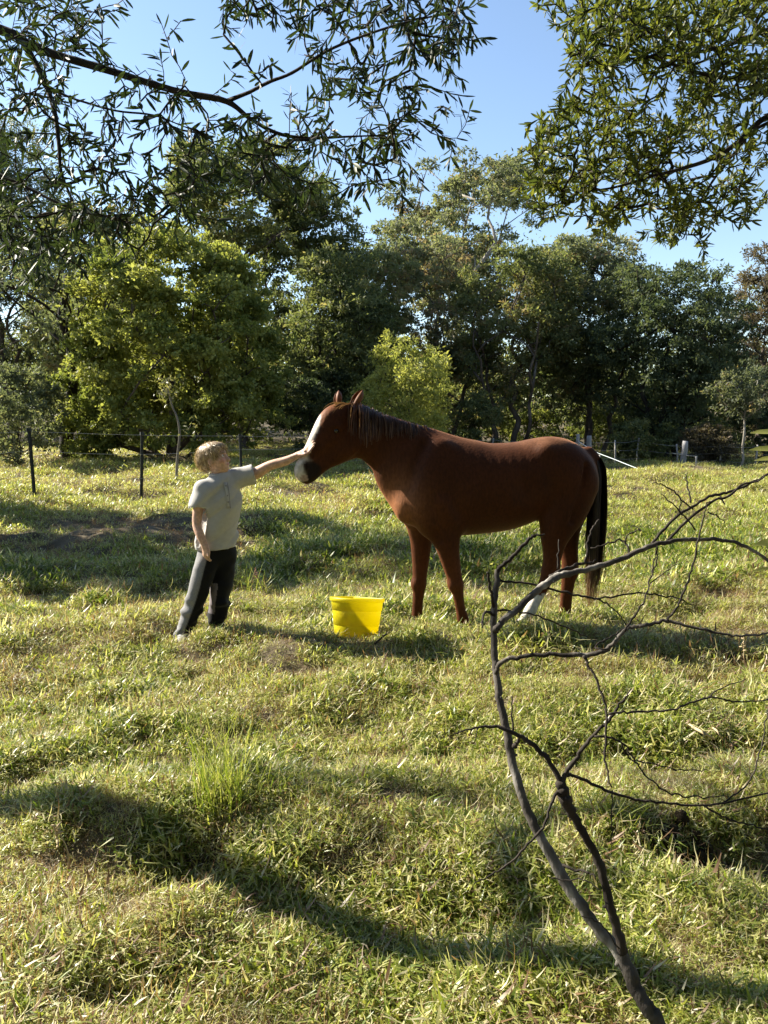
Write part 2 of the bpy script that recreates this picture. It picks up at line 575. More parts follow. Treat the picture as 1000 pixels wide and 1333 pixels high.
def make_tree(name, label, cat, base, h, rx, crown_lo, clump_n, clump_r, leaves, size, lmat, bmat, seed, droop=0.4,
              trunks=1, trunk_r=0.14, lean=(0, 0), tint0=0.45, shape='round', flat=0.75, group=None, spread=0.6, tvar=0.25, ry=None,
              fill=0.75, aspect=0.42, top_bias=0.5, shell=.35):
    rng = np.random.RandomState(seed)
    x0, y0 = base
    z0 = G(x0, y0)
    t = thing(name, (x0, y0, z0), label, cat, group)
    ry = ry or rx
    zl, zh = h * crown_lo, h
    clumps = []
    tries = 0
    while len(clumps) < clump_n and tries < 4000:
        tries += 1
        q = rng.uniform(-1, 1, 3)
        if q @ q > 1 or (q @ q < shell and rng.rand() < 0.9):
            continue
        f = (q[2] + 1) / 2
        if shape == 'dome':
            s = 1.0 if f < .5 else 1.0
            zz = zl + (zh - zl) * f
        elif shape == 'mound':
            s = min(1 / math.sqrt(max(1 - q[2] ** 2, .16)), 2.2) if q[2] < 0 else 1.0
            zz = zl + (zh - zl) * f
        elif shape == 'cone':
            s = 1.25 * (1 - 0.75 * f)
            zz = zl + (zh - zl) * f
        elif shape == 'umbrella':
            s = 0.75 + 0.5 * f
            zz = zl + (zh - zl) * (0.45 + 0.55 * f)
            if f < .45 and rng.rand() < .6:
                continue
        else:
            s = 1.0
            zz = zl + (zh - zl) * f
        cr = clump_r * rng.uniform(0.45, 1.35)
        c = [q[0] * (rx - cr * .6) * s + lean[0] * f, q[1] * (ry - cr * .6) * s + lean[1] * f, min(zz, zh - cr * flat * .8)]
        if any(np.linalg.norm(np.array(c) - np.array(o[:3])) < 0.55 * clump_r for o in clumps):
            continue
        clumps.append(c + [cr, cr * flat, rng.normal(0, 0.12)])
    C = np.array(clumps)
    C[:, :3] += np.array([x0, y0, z0])
    mb = MB()
    for k in range(trunks):
        sk = Skeleton()
        a = rng.uniform(0, 6.28)
        off = np.array([math.cos(a), math.sin(a), 0]) * (0.22 * k * rx * spread if trunks > 1 else 0)
        th = h * (crown_lo + (1 - crown_lo) * 0.45)
        n = 9
        pts = [np.array([x0, y0, z0 - 0.25]) + off * 0.8 + np.array([lean[0], lean[1], 0]) * (i / n) ** 1.5 * .6
               + off * (i / n) * 1.5 + np.array([rng.normal(0, .012 * h), rng.normal(0, .012 * h), 0]) * (i > 0)
               + np.array([0, 0, (th + .25) * i / n]) for i in range(n + 1)]
        tr = trunk_r * (1 if k == 0 else rng.uniform(.5, .85))
        sk.trace(spline(pts, 2), np.linspace(tr, tr * 0.35, 2 * n + 1) * np.where(np.arange(2 * n + 1) == 0, 1.35, 1))
        # limbs start above the bare stem
        mine = C if trunks == 1 else C[np.argsort(np.linalg.norm(C[:, :2] - pts[-1][:2], axis=1))[:max(4, len(C) // trunks)]]
        sk.grow(mine[:, :3] - np.array([0, 0, .25]) * mine[:, 4:5], rng, seg=h * 0.05, sag=-0.05, wob=0.10, prefer=0.9)
        if bmat in ('bark', 'pale_bark', 'dark_bark'):
            extra = mine[:, :3] + rand_dir(rng, len(mine)) * mine[:, 3:4] * 0.7
            sk.grow(extra, rng, seg=h * 0.06, sag=0.0, wob=0.12, prefer=0.5)
        sk.mesh(mb, tip=0.010 + 0.0009 * h, expo=0.45, sides=(8, 5), thick=0.05, maxr=tr * .6, rng=rng)
    mb.build('trunk', M[bmat], t)
    V, F, tt = crown_leaves(rng, C, leaves, size, droop, tint0, tvar, top_bias, fill, aspect)
    cr = link('crown', mesh('crown', V, F, M[lmat], False, {'tint': tt}), t)
    return t, C


def up_at(u, Y):
    """x of photograph column u at distance Y."""
    return (u - CX) / F_PX * Y


def height_at(v, Y, x=0):
    return P(CX, v, Y)[2] - G(x, Y)


# ---------------------------------------------------------------- the ground
def spaced(a, b, fine_a, fine_b, d0, g):
    mid = list(np.arange(fine_a, fine_b, d0))
    hi, d = [fine_b], d0
    while hi[-1] < b:
        d *= g
        hi.append(hi[-1] + d)
    lo, d = [fine_a], d0
    while lo[-1] > a:
        d *= g
        lo.append(lo[-1] - d)
    return np.array(lo[::-1][:-1] + mid + hi)


gx = spaced(-260, 260, -4.2, 4.2, 0.065, 1.07)
gy = spaced(-60, 420, 1.2, 9.0, 0.065, 1.045)
XX, YY = np.meshgrid(gx, gy)
ZZ = ground_z(XX, YY)
nx, ny = len(gx), len(gy)
idx = np.arange(nx * ny).reshape(ny, nx)
gf = np.stack([idx[:-1, :-1], idx[:-1, 1:], idx[1:, 1:], idx[1:, :-1]], -1).reshape(-1, 4)
ground = link('ground', mesh('ground', np.stack([XX, YY, ZZ], -1).reshape(-1, 3), gf, M['soil']))
tag(ground, 'uneven paddock ground of dark soil under the grass', kind='structure')


# ---------------------------------------------------------------- grass
def blade_mesh(name, rng, n, rad, L, W, lean, bend, tint, segs=3, zoff=0.0):
    V, F, T = [], [], []
    for i in range(n):
        a = rng.uniform(0, 6.283)
        r = rad * math.sqrt(rng.rand())
        b = np.array([r * math.cos(a), r * math.sin(a), -0.012 + zoff * rng.rand()])
        az = rng.uniform(0, 6.283)
        th = math.radians(rng.uniform(*lean))
        l = rng.uniform(*L)
        w = rng.uniform(*W)
        bd = math.radians(rng.uniform(*bend))
        twist = rng.normal(0, 0.5)
        tv = tint(rng)
        p = b.copy()
        k0 = len(V)
        for s in range(segs + 1):
            ang = th + bd * (s / segs)
            dr = np.array([math.cos(az) * math.sin(ang), math.sin(az) * math.sin(ang), math.cos(ang)])
            sd = np.array([-math.sin(az + twist), math.cos(az + twist), 0.0])
            ww = w * (1.0 - 0.86 * (s / segs) ** 1.6) * 0.5
            V += [p - sd * ww, p + sd * ww]
            T += [tv + 0.10 * s / segs] * 2
            if s < segs:
                F.append((k0 + 2 * s, k0 + 2 * s + 1, k0 + 2 * s + 3, k0 + 2 * s + 2))
            az += rng.normal(0, .25 if segs < 5 else .5)
            p = p + dr * l / segs
            if p[2] < 0.008:
                p[2] = 0.008 + rng.rand() * .01
    return mesh(name, np.array(V), np.array(F), M['grass'], True, {'tint': np.array(T)})


TUFTS = bpy.data.collections.new('grass_tufts')


def tuft(me):
    TUFTS.objects.link(bpy.data.objects.new('tuft_%02d' % len(TUFTS.objects), me))


gr = lambda lo, hi: (lambda rng: rng.uniform(lo, hi))


def mixed(rng):
    r = rng.rand()
    return rng.uniform(.0, .22) if r < .34 else rng.uniform(.2, .5) if r < .72 else rng.uniform(.5, .95)


for k in range(3):      # 0-2 tangled mat: short broad blades off runners, at every angle
    tuft(blade_mesh('tuft', RNG, 44, .085, (.020, .055), (.0046, .0085), (20, 125), (-30, 90), mixed, 3, .06))
for k in range(2):      # 3-4 straw and dead stems, curled
    tuft(blade_mesh('tuft', RNG, 20, .085, (.04, .12), (.0024, .0044), (35, 105), (-90, 90), gr(.40, .92), 6, .06))
tuft(blade_mesh('tuft', RNG, 15, .05, (.04, .095), (.0045, .0080), (12, 65), (20, 90), gr(.02, .40), 4))      # 5 upright green
tuft(blade_mesh('tuft', RNG, 16, .06, (.025, .05), (.012, .02), (30, 85), (10, 40), gr(.0, .3), 2, .03))      # 6 broad weed
tuft(blade_mesh('tuft', RNG, 22, .08, (.03, .09), (.003, .0055), (20, 105), (-60, 80), gr(.72, .99), 5, .05))   # 7 brown dead
for k in range(2):      # 8-9 patches for the far field
    tuft(blade_mesh('tuft', RNG, 60, .18, (.026, .065), (.008, .014), (20, 120), (-20, 80), mixed, 2, .06))

gp, gidx, gsc, gdry, grot = [], [], [], [], []
rngg = np.random.RandomState(21)
bands = [(1.2, 2.2, 2200), (2.2, 3.2, 1650), (3.2, 4.6, 950), (4.6, 7, 600), (7, 10, 320), (10, 15, 150), (15, 22, 85), (22, 42, 36)]
for a, b, dens in bands:
    w = 0.60 * b + 0.8
    n = int(dens * (b - a) * 2 * w)
    x = rngg.uniform(-w, w, n)
    y = rngg.uniform(a, b, n)
    keep = np.abs(x) < 0.60 * y + 0.8
    x, y = x[keep], y[keep]
    n = len(x)
    # bare, dry and lush patches
    p1 = vnoise(x / 1.1 + 3, y / 1.1, 11) + .5 * vnoise(x / .35, y / .35, 12)
    dirt = np.exp(-(((x + 3.6) / 1.7) ** 2 + ((y - 10.6) / 2.0) ** 2)) * (1.15 + 1.2 * vnoise(x / .5, y / .5, 14))
    gap = vnoise(x / .22, y / .22, 13)
    onb = rngg.rand(n) < np.clip(dirt, 0, .95)
    ok = ~(onb & (rngg.rand(n) < .55)) & ((gap + .35 * vnoise(x / .09, y / .09, 16) > -0.32) | (rngg.rand(n) < .62))
    # nothing grows through hooves, bucket and shoes
    ok &= ((((x + 0.195) / 0.20) ** 2 + ((y - 5.20) / 0.19) ** 2) > 1) & ((((x + 0.195) / 0.26) ** 2 + ((y - 5.08) / 0.22) ** 2 > 1) | (rngg.rand(n) < .6))
    x, y, p1, dirt, onb = x[ok], y[ok], p1[ok], dirt[ok], onb[ok]
    n = len(x)
    r = rngg.rand(n)
    dryp = np.clip(0.36 + 0.9 * p1, 0.08, 0.78)
    i = np.where(r < dryp * 0.8, rngg.choice([3, 4, 7], n, p=[.42, .38, .2]), np.where(r > 0.95, rngg.choice([5, 6], n, p=[.75, .25]), rngg.randint(0, 3, n)))
    if a >= 7:
        i = np.where(i < 3, rngg.choice([8, 9], n), i)
    i = np.where(onb, rngg.choice([3, 7, 7], n), i)
    cl_ = vnoise(x / .19, y / .15, 17) + .5 * vnoise(x / .085, y / .07, 18) + .5 * vnoise(x / .5, y / .35, 19)
    i = np.where((cl_ < -.22) & (rngg.rand(n) < .6), rngg.choice([3, 7, 4], n), i)
    i = np.where((cl_ > .22) & (rngg.rand(n) < .3), rngg.choice([5, 6], n, p=[.7, .3]), i)
    s = np.clip(.90 + 1.0 * cl_, .42, 1.2 if b <= 3.3 else 1.4 if b <= 5 else 1.7) * (.88 if b <= 3.3 else 1) * rngg.uniform(.7, 1.2, n) * (1 + 0.35 * vnoise(x / .8, y / .8, 15)) * (1.0 + np.clip((y - 2.5) / 16, 0, 0.45))
    s *= 1 - .4 * np.clip(dirt, 0, 1)
    gp.append(np.stack([x, y, ground_z(x, y)], 1))
    gidx.append(i)
    gsc.append(s)
    far = sstep(8, 16, y)
    gdry.append(np.clip(0.08 + .30 * far + 0.20 * p1 - .16 * cl_ + rngg.normal(0, .06, n) + .25 * np.clip(dirt, 0, 1), -.18, .5))
    grot.append(np.stack([rngg.normal(0, .12, n), rngg.normal(0, .12, n), rngg.uniform(0, 6.283, n)], 1))
gp, gidx, gsc, gdry, grot = map(np.concatenate, (gp, gidx, gsc, gdry, grot))
print('grass tufts', len(gp))
gme = bpy.data.meshes.new('grass')
gme.vertices.add(len(gp))
gme.vertices.foreach_set('co', gp.astype(np.float32).ravel())
for an, ty, arr in (('idx', 'INT', gidx.astype(np.int32)), ('scl', 'FLOAT', gsc.astype(np.float32)), ('dry', 'FLOAT', gdry.astype(np.float32))):
    gme.attributes.new(an, ty, 'POINT').data.foreach_set('value', arr)
gme.attributes.new('rot', 'FLOAT_VECTOR', 'POINT').data.foreach_set('vector', grot.astype(np.float32).ravel())
gme.materials.append(M['grass'])
grass = link('grass', gme)
tag(grass, 'short tangled green and straw coloured pasture grass over the whole paddock', 'grass', kind='stuff')
ng = bpy.data.node_groups.new('grass_scatter', 'GeometryNodeTree')
ng.interface.new_socket('Geometry', in_out='INPUT', socket_type='NodeSocketGeometry')
ng.interface.new_socket('Geometry', in_out='OUTPUT', socket_type='NodeSocketGeometry')
gi, go = ng.nodes.new('NodeGroupInput'), ng.nodes.new('NodeGroupOutput')
ci = ng.nodes.new('GeometryNodeCollectionInfo')
ci.inputs['Collection'].default_value = TUFTS
ci.inputs['Separate Children'].default_value = True
ci.inputs['Reset Children'].default_value = True
iop = ng.nodes.new('GeometryNodeInstanceOnPoints')
iop.inputs['Pick Instance'].default_value = True


def nattr(nm, ty):
    n = ng.nodes.new('GeometryNodeInputNamedAttribute')
    n.data_type = ty
    n.inputs['Name'].default_value = nm
    return [s for s in n.outputs if s.enabled and s.name == 'Attribute'][0]


e2r = ng.nodes.new('FunctionNodeEulerToRotation')
ng.links.new(gi.outputs[0], iop.inputs['Points'])
ng.links.new(ci.outputs[0], iop.inputs['Instance'])
ng.links.new(nattr('idx', 'INT'), iop.inputs['Instance Index'])
ng.links.new(nattr('rot', 'FLOAT_VECTOR'), e2r.inputs[0])
ng.links.new(e2r.outputs[0], iop.inputs['Rotation'])
ng.links.new(nattr('scl', 'FLOAT'), iop.inputs['Scale'])
ng.links.new(iop.outputs[0], go.inputs[0])
grass.modifiers.new('scatter', 'NODES').node_group = ng

# ---------------------------------------------------------------- trees behind the paddock
def tree_px(name, label, cat, u, vtop, hw, Y, lo, **kw):
    x = up_at(u, Y)
    h = height_at(vtop, Y, x)
    return make_tree(name, label, cat, (x, Y), h, hw / F_PX * Y, lo, **kw)


tree_px('eucalyptus_tree', 'tallest eucalyptus with airy domed grey crown and pale stems rising behind the tree line', 'tree', 598, 198, 132, 50, 0.46,
        clump_n=64, clump_r=1.35, leaves=46000, size=.26, lmat='leaf_grey', bmat='pale_bark', seed=3, shape='dome', trunks=4, trunk_r=.26, tint0=.55, flat=.62, fill=.7, spread=.9)
tree_px('broad_tree', 'big rounded bushy tree with sunlit left side, leaves down to the grass behind the boy', 'tree', 228, 300, 138, 24, 0.03,
        clump_n=175, clump_r=.70, leaves=110000, size=.14, lmat='leaf_bright', bmat='bark', seed=5, shape='mound', trunk_r=.2, tint0=.82, flat=.8, aspect=.55, fill=.88, shell=.62, top_bias=.7)
tree_px('dark_trunk_tree', 'open tree with thick black forked trunk standing at the left behind the wire fence', 'tree', 94, 262, 120, 23, 0.5,
        clump_n=26, clump_r=.5, leaves=2600, size=.17, lmat='leaf_grey', bmat='dark_bark', seed=19, trunk_r=.22, tint0=.5, flat=.7, fill=.6)
tree_px('tall_gum_tree', 'tall olive gum tree behind the rounded bushy tree, top under the overhanging branch', 'tree', 318, 188, 98, 34, 0.35,
        clump_n=40, clump_r=1.0, leaves=26000, size=.2, lmat='leaf_euc', bmat='bark', seed=8, shape='umbrella', trunks=2, trunk_r=.2, tint0=.62, flat=.7)
tree_px('dark_gum_tree', 'dark crowned gum tree rising between the bushy tree and the tallest eucalyptus', 'tree', 408, 232, 92, 37, 0.22,
        clump_n=46, clump_r=1.15, leaves=34000, size=.22, lmat='leaf_euc', bmat='bark', seed=13, trunk_r=.24, tint0=.42, flat=.75)
tree_px('leafy_tree', 'mid green tree directly above and behind the head of the horse', 'tree', 442, 325, 72, 29, 0.1,
        clump_n=60, clump_r=.85, leaves=34000, size=.17, lmat='leaf_euc', bmat='dark_bark', seed=23, trunk_r=.16, tint0=.48, flat=.8)
tree_px('pale_crowned_tree', 'pale sunlit grey green tree in front of the tallest eucalyptus, above the yellow green bush', 'tree', 566, 298, 98, 36, 0.14,
        clump_n=62, clump_r=1.0, leaves=38000, size=.19, lmat='leaf_grey', bmat='bark', seed=31, trunks=3, trunk_r=.17, tint0=.66, flat=.8)
tree_px('multi_stemmed_tree', 'dense grey green tree with several leaning stems behind the back of the horse', 'tree', 668, 318, 92, 33, 0.22,
        clump_n=58, clump_r=.95, leaves=36000, size=.18, lmat='leaf_euc', bmat='bark', seed=37, trunks=4, trunk_r=.15, tint0=.6, flat=.8, spread=1.0)
tree_px('rounded_tree', 'rounded olive tree below the overhanging leaves at right, behind the tail of the horse', 'tree', 764, 306, 88, 35, 0.2,
        clump_n=54, clump_r=.98, leaves=36000, size=.18, lmat='leaf_grey', bmat='bark', seed=41, trunks=3, trunk_r=.16, tint0=.58, flat=.8)
tree_px('spreading_dark_tree', 'wide dark green tree with low limbs behind the pale timber post', 'tree', 862, 345, 108, 31, 0.12,
        clump_n=70, clump_r=.95, leaves=44000, size=.17, lmat='leaf_dark', bmat='dark_bark', seed=43, trunks=3, trunk_r=.2, tint0=.6, flat=.75)
tree_px('casuarina_tree', 'reddish brown feathery tree at the right edge of the tree line', 'tree', 990, 322, 58, 34, 0.15,
        clump_n=40, clump_r=.85, leaves=24000, size=.2, lmat='leaf_brown', bmat='bark', seed=47, trunk_r=.17, tint0=.5, flat=.95, aspect=.28)
tree_px('small_grey_tree', 'small slender tree with thin pale forked stem right of the timber post', 'tree', 966, 468, 44, 26.5, 0.5,
        clump_n=18, clump_r=.42, leaves=5200, size=.12, lmat='leaf_grey', bmat='pale_bark', seed=53, trunk_r=.05, tint0=.45, flat=.8)
tree_px('feathery_tree', 'dim grey feathery tree filling the left edge behind the dark trunk', 'tree', 12, 135, 100, 36, 0.15,
        clump_n=84, clump_r=1.35, leaves=60000, size=.24, lmat='leaf_grey', bmat='bark', seed=59, trunks=2, trunk_r=.2, tint0=.34, flat=1.0, aspect=.25)
tree_px('bushy_gum_tree', 'leafy gum tree between the dark trunk and the rounded bushy tree, half hidden by both', 'tree', 150, 262, 96, 33, 0.1,
        clump_n=64, clump_r=1.1, leaves=42000, size=.2, lmat='leaf_euc', bmat='bark', seed=61, trunk_r=.18, tint0=.5, flat=.85)
tree_px('slim_gum_tree', 'slim tree with a light crown seen in the gap left of the tallest eucalyptus', 'tree', 488, 318, 52, 33, 0.25,
        clump_n=30, clump_r=.9, leaves=18000, size=.18, lmat='leaf_euc', bmat='bark', seed=67, trunk_r=.14, tint0=.66, flat=.85)
tree_px('sunlit_bush', 'bright yellow green rounded bush standing behind the neck of the horse', 'bush', 533, 438, 72, 22, 0.04,
        clump_n=60, clump_r=.36, leaves=14500, size=.12, lmat='leaf_bright', bmat='twig', seed=71, trunks=3, trunk_r=.04, tint0=.78, flat=1.05, aspect=.4, shape='round', fill=.6, tvar=.4)

# low growth under and between the trunks
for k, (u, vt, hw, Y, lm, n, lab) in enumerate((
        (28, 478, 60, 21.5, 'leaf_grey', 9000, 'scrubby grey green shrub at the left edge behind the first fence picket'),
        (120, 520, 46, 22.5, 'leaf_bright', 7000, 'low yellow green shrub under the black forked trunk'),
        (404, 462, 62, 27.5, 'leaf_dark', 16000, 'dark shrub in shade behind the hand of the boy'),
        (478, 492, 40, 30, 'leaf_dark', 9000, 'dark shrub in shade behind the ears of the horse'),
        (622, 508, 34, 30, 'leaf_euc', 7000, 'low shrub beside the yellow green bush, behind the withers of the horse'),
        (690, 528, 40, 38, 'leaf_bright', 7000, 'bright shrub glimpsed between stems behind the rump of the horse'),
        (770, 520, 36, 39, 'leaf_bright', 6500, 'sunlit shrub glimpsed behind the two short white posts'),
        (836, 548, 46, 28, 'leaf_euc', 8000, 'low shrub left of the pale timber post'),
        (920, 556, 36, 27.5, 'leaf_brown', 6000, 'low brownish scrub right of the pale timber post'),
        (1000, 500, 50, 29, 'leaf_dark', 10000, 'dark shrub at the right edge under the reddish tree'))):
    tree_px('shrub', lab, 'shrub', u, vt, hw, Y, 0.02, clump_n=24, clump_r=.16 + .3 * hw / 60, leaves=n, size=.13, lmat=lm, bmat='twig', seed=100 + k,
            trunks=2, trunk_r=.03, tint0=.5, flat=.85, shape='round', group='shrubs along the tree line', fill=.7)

# trees beside the frame, whose shade falls across the paddock
for k, (x, y, h, r, lab) in enumerate(((-9.6, 13.2, 8.6, 2.1, 'tall leafy tree beyond the left edge, nearest to the wire fence'),
                                       (-8.1, 10.5, 5.8, 1.5, 'smaller leafy tree beyond the left edge beside the dirt patch'))):
    make_tree('shade_tree', lab, 'tree', (x, y), h, r, .25, clump_n=30, clump_r=.7, leaves=8000, size=.22, lmat='leaf_euc', bmat='bark', seed=140 + k, trunk_r=.15)


# far wood that reads as one mass
rngw = np.random.RandomState(77)
cl = []
for i in range(190):
    Y = rngw.uniform(46, 74)
    x = rngw.uniform(-.75, .75) * Y
    hh = rngw.uniform(5.0, 10.5) * (1.0 if abs(x) < 26 else 1.3)
    if -.12 < x / Y < .32:
        hh *= .8
    cl.append([x, Y, G(x, Y) + hh * rngw.uniform(.15, 1.0), 2.2 * rngw.uniform(.7, 1.3), 1.8, rngw.normal(0, .15)])
for i in range(230):      # low growth that closes the view under the crowns
    Y = rngw.uniform(36.5, 46)
    x = rngw.uniform(-.62, .62) * Y
    cl.append([x, Y, G(x, Y) + rngw.uniform(.3, 4.6), 1.8 * rngw.uniform(.7, 1.2), 1.3, rngw.normal(-.05, .15)])
V, F, tt = crown_leaves(rngw, cl, 170000, .36, .3, .45, .3)
wood = link('woodland', mesh('woodland', V, F, M['leaf_euc'], False, {'tint': tt}))
tag(wood, 'far wood of mixed green trees closing the view behind the tree line', 'woodland', kind='stuff')

# unseen trees added around the viewpoint to keep sky light off near sides
cl = []
for i in range(150):
    x, y = rngw.uniform(-17, 17), rngw.uniform(-13, -3.5)
    cl.append([x, y, G(x, y) + rngw.uniform(.4, 11), 1.9 * rngw.uniform(.7, 1.2), 1.5, rngw.normal(0, .12)])
for i in range(60):
    x, y = rngw.uniform(-3.6, 6.5), rngw.uniform(-5, 2.2)
    cl.append([x, y, rngw.uniform(5.2, 9.5), 1.3 * rngw.uniform(.7, 1.2), 1.0, rngw.normal(0, .12)])
for i in range(40):
    x, y = rngw.uniform(8, 16), rngw.uniform(-3, 9)
    if x > .66 * y + 3.5:
        cl.append([x, y, rngw.uniform(.5, 9), 1.7 * rngw.uniform(.7, 1.2), 1.4, rngw.normal(0, .12)])
V, F, tt = crown_leaves(rngw, cl, 60000, .42, .3, .4, .3)
sky_block = link('woodland', mesh('woodland', V, F, M['leaf_dark'], False, {'tint': tt}))
tag(sky_block, 'unseen dark trees added around and behind the viewpoint to block sky light', 'woodland', kind='stuff')

# spindly sapling with pale leaves behind the boy
Ys = 17.2
b = P(228, 612, Ys)
bz = G(b[0], Ys)
sp = thing('sapling', (b[0], Ys, bz), 'spindly bent sapling with a few pale leaves behind the boy', 'sapling')
mb = MB()
trace = [(229, 622), (231, 596), (234, 566), (231, 545), (224, 528), (219, 508), (217, 494)]
pts = np.array([P(u, v, Ys) for u, v in trace])
pts[0][2] = bz - .05
sk = Skeleton()
sk.trace(spline(pts, 4), np.linspace(.035, .014, 25))
rs = np.random.RandomState(5)
tg = [P(219 + rs.normal(0, 8), 506 + rs.normal(0, 10), Ys + rs.normal(0, .15)) for _ in range(12)]
tg += [P(u, v, Ys) for u, v in ((245, 560), (250, 548), (214, 590), (243, 588), (213, 596))]
ends = sk.grow(tg, rs, .08, .0, .1)
sk.mesh(mb, .004, .4, (6, 4), rng=rs)
mb.build('trunk', M['pale_bark'], sp)
c = np.repeat(np.array(tg[:14]), 12, 0) + rs.normal(0, .09, (168, 3))
V, F, tt = leaf_quads(c, unit(rand_dir(rs, 168) + np.array([0, 0, -.5])), rand_dir(rs, 168), rs.uniform(.07, .14, 168), rs.uniform(.03, .055, 168), rs.rand(168))
link('crown', mesh('crown', V, F, M['leaf_sapling'], False, {'tint': tt}), sp)

# ---------------------------------------------------------------- trees whose branches hang into the top of the view
def inside(poly, u, v):
    c = False
    n = len(poly)
    for i in range(n):
        (x1, y1), (x2, y2) = poly[i], poly[(i + 1) % n]
        if (y1 > v) != (y2 > v) and u < (x2 - x1) * (v - y1) / (y2 - y1) + x1:
            c = not c
    return c


def targets(polys, rng, ylo, yhi, per=1, sig=.07):
    out = []
    for poly, n in polys:
        if per > 1:         # twigs gather in bunches
            for q in targets([(poly, n)], rng, ylo, yhi):
                m = rng.randint(max(1, per - 2), per + 3)
                out += [q + rng.normal(0, sig, 3) * np.array([1, 1, .8]) for _ in range(m)]
            continue
        us, vs = [p[0] for p in poly], [p[1] for p in poly]
        k = 0
        while k < n:
            u, v = rng.uniform(min(us), max(us)), rng.uniform(min(vs), max(vs))
            if inside(poly, u, v):
                out.append(P(u, v, rng.uniform(ylo, yhi)))
                k += 1
    return out


def project(q):
    c, s = math.cos(PITCH), math.sin(PITCH)
    x, y, z = q[..., 0], q[..., 1], q[..., 2] - CAM_Z
    dep = y * c - z * s
    return CX + F_PX * x / dep, CY - F_PX * (y * s + z * c) / dep, dep


def leafy(sk, ends, rng, per, L, W, droop, spread, mat, tint, curl, whorl=0.0, rows=0.55):
    c, d, nr, LL, WW, tt, cu = [], [], [], [], [], [], []
    for e in ends:
        ids = sk.paths[e]
        p = np.array([sk.p[i] for i in ids])
        ln = np.linalg.norm(np.diff(p, axis=0), axis=1).sum()
        n = int(np.clip(ln / per[0] * rng.uniform(.7, 1.3), 2, per[1]))
        base_t = rng.normal(0, .1)
        for j in range(n):
            t = 1 - rows * (rng.rand() ** (1 + whorl))
            x = t * (len(p) - 1)
            i = min(int(x), len(p) - 2)
            q = p[i] + (p[i + 1] - p[i]) * (x - i)
            ax = unit(p[i + 1] - p[i])
            s = unit(np.cross(ax, rand_dir(rng, 1)[0]))
            dr = unit(ax * (0.75 + whorl * .5) + s * spread * rng.uniform(.5, 1.2) + np.array([0, 0, -droop]) * rng.uniform(.5, 1.4))
            c.append(q); d.append(dr)
            nr.append(unit(rand_dir(rng, 1)[0] + np.array([0, 0, .8])))
            l = rng.uniform(*L)
            LL.append(l); WW.append(rng.uniform(*W) * (0.6 + .4 * l / L[1]))
            tt.append(np.clip(tint + base_t + rng.normal(0, .16), 0, .95) if rng.rand() > .006 else 1.0)
            cu.append(rng.normal(0.04, .12))
    return [np.array(a) for a in (c, d, nr, LL, WW, tt, cu)]


LEAF_MESH = {}


def one_leaf(matname, k, ratio):
    key = (matname, k)
    if key not in LEAF_MESH:
        V, F, t = leaf_long(np.zeros((1, 3)), np.array([[0, 1.0, 0]]), np.array([[0, 0, 1.0]]), [1.0], [ratio], np.array([[.25, .4, .55, .75][k]]), [[-.15, .05, .15, .3][k]])
        LEAF_MESH[key] = mesh('leaf', V, F, M[matname], True, {'tint': t})
    return LEAF_MESH[key]


def hang(thing_o, data, matname, limit=300):
    c, d, nr, L, W, tt, cu = data
    u, v, dep = project(c + d * L[:, None] * .5)
    vis = (u > -5) & (u < 1005) & (v > -5) & (v < 700) & (dep > .3)
    big = np.where(vis, L / dep, 0)
    order = np.argsort(-big)[:limit]
    rest = np.setdiff1d(np.arange(len(c)), order)
    V, F, t = leaf_long(c[rest], d[rest], nr[rest], L[rest], W[rest], tt[rest], cu[rest])
    lo = link('leaves', mesh('leaves', V, F, M[matname], True, {'tint': t}), thing_o)
    lo['kind'] = 'stuff'
    ratio = float(np.mean(W / L))
    for n_, i in enumerate(order):
        me = one_leaf(matname, int(np.clip(tt[i] * 4, 0, 3)), ratio)
        o = link('leaf', me, thing_o)
        y = d[i]
        x = unit(np.cross(y, nr[i]))
        z = np.cross(x, y)
        R = Matrix(((x[0], y[0], z[0], c[i][0]), (x[1], y[1], z[1], c[i][1]), (x[2], y[2], z[2], c[i][2]), (0, 0, 0, 1)))
        o.matrix_basis = R @ Matrix.Diagonal((W[i] / ratio, L[i], L[i], 1.0))
    print(thing_o.name, 'leaves', len(c))


def trace3(uvY, wpx, sub=5):
    """Traced centre line (u, v, distance) with widths in photograph pixels -> points and radii in metres."""
    a = spline(np.array([list(q) + [w] for q, w in zip(uvY, wpx)], float), sub)
    pts = np.array([P(u, v, Y) for u, v, Y, w in a])
    rad = np.array([w * .5 * Y / F_PX * (.74 if Y > 3 else 1) for u, v, Y, w in a])
    return pts, rad


# the willow leaved tree at the left
rl = np.random.RandomState(11)
tb = (-4.3, 4.2)
left_tree = thing('overhanging_tree', (tb[0], tb[1], G(*tb)), 'narrow leaved tree reaching in from upper left with long dark bough', 'tree')
sk = Skeleton()
z0 = G(*tb)
stem = spline(np.array([[tb[0], tb[1], z0 - .2], [tb[0] + .08, tb[1] - .02, z0 + 1.0], [tb[0] - .05, tb[1] - .1, z0 + 2.2], [tb[0] + .15, tb[1] - .25, z0 + 3.3], [tb[0] + .3, tb[1] - .3, z0 + 4.4]]), 5)
ids0 = sk.trace(stem, np.linspace(.13, .05, len(stem)))
pts, rad = trace3([(-420, 60, 4.55), (-180, -10, 4.35), (0, 38, 4.15), (30, 54, 4.12), (75, 72, 4.1), (140, 91, 4.05), (200, 110, 4.0), (240, 121, 3.98), (295, 132, 3.95), (325, 154, 3.93), (360, 173, 3.9), (400, 180, 3.88), (450, 178, 3.86), (500, 176, 3.85)],
                  [24, 18, 15, 14, 13, 12, 11, 10.5, 9.5, 7, 6, 5, 3.5, 2])
at = sk.nearest(pts[0])
main = sk.trace(pts, rad, at)
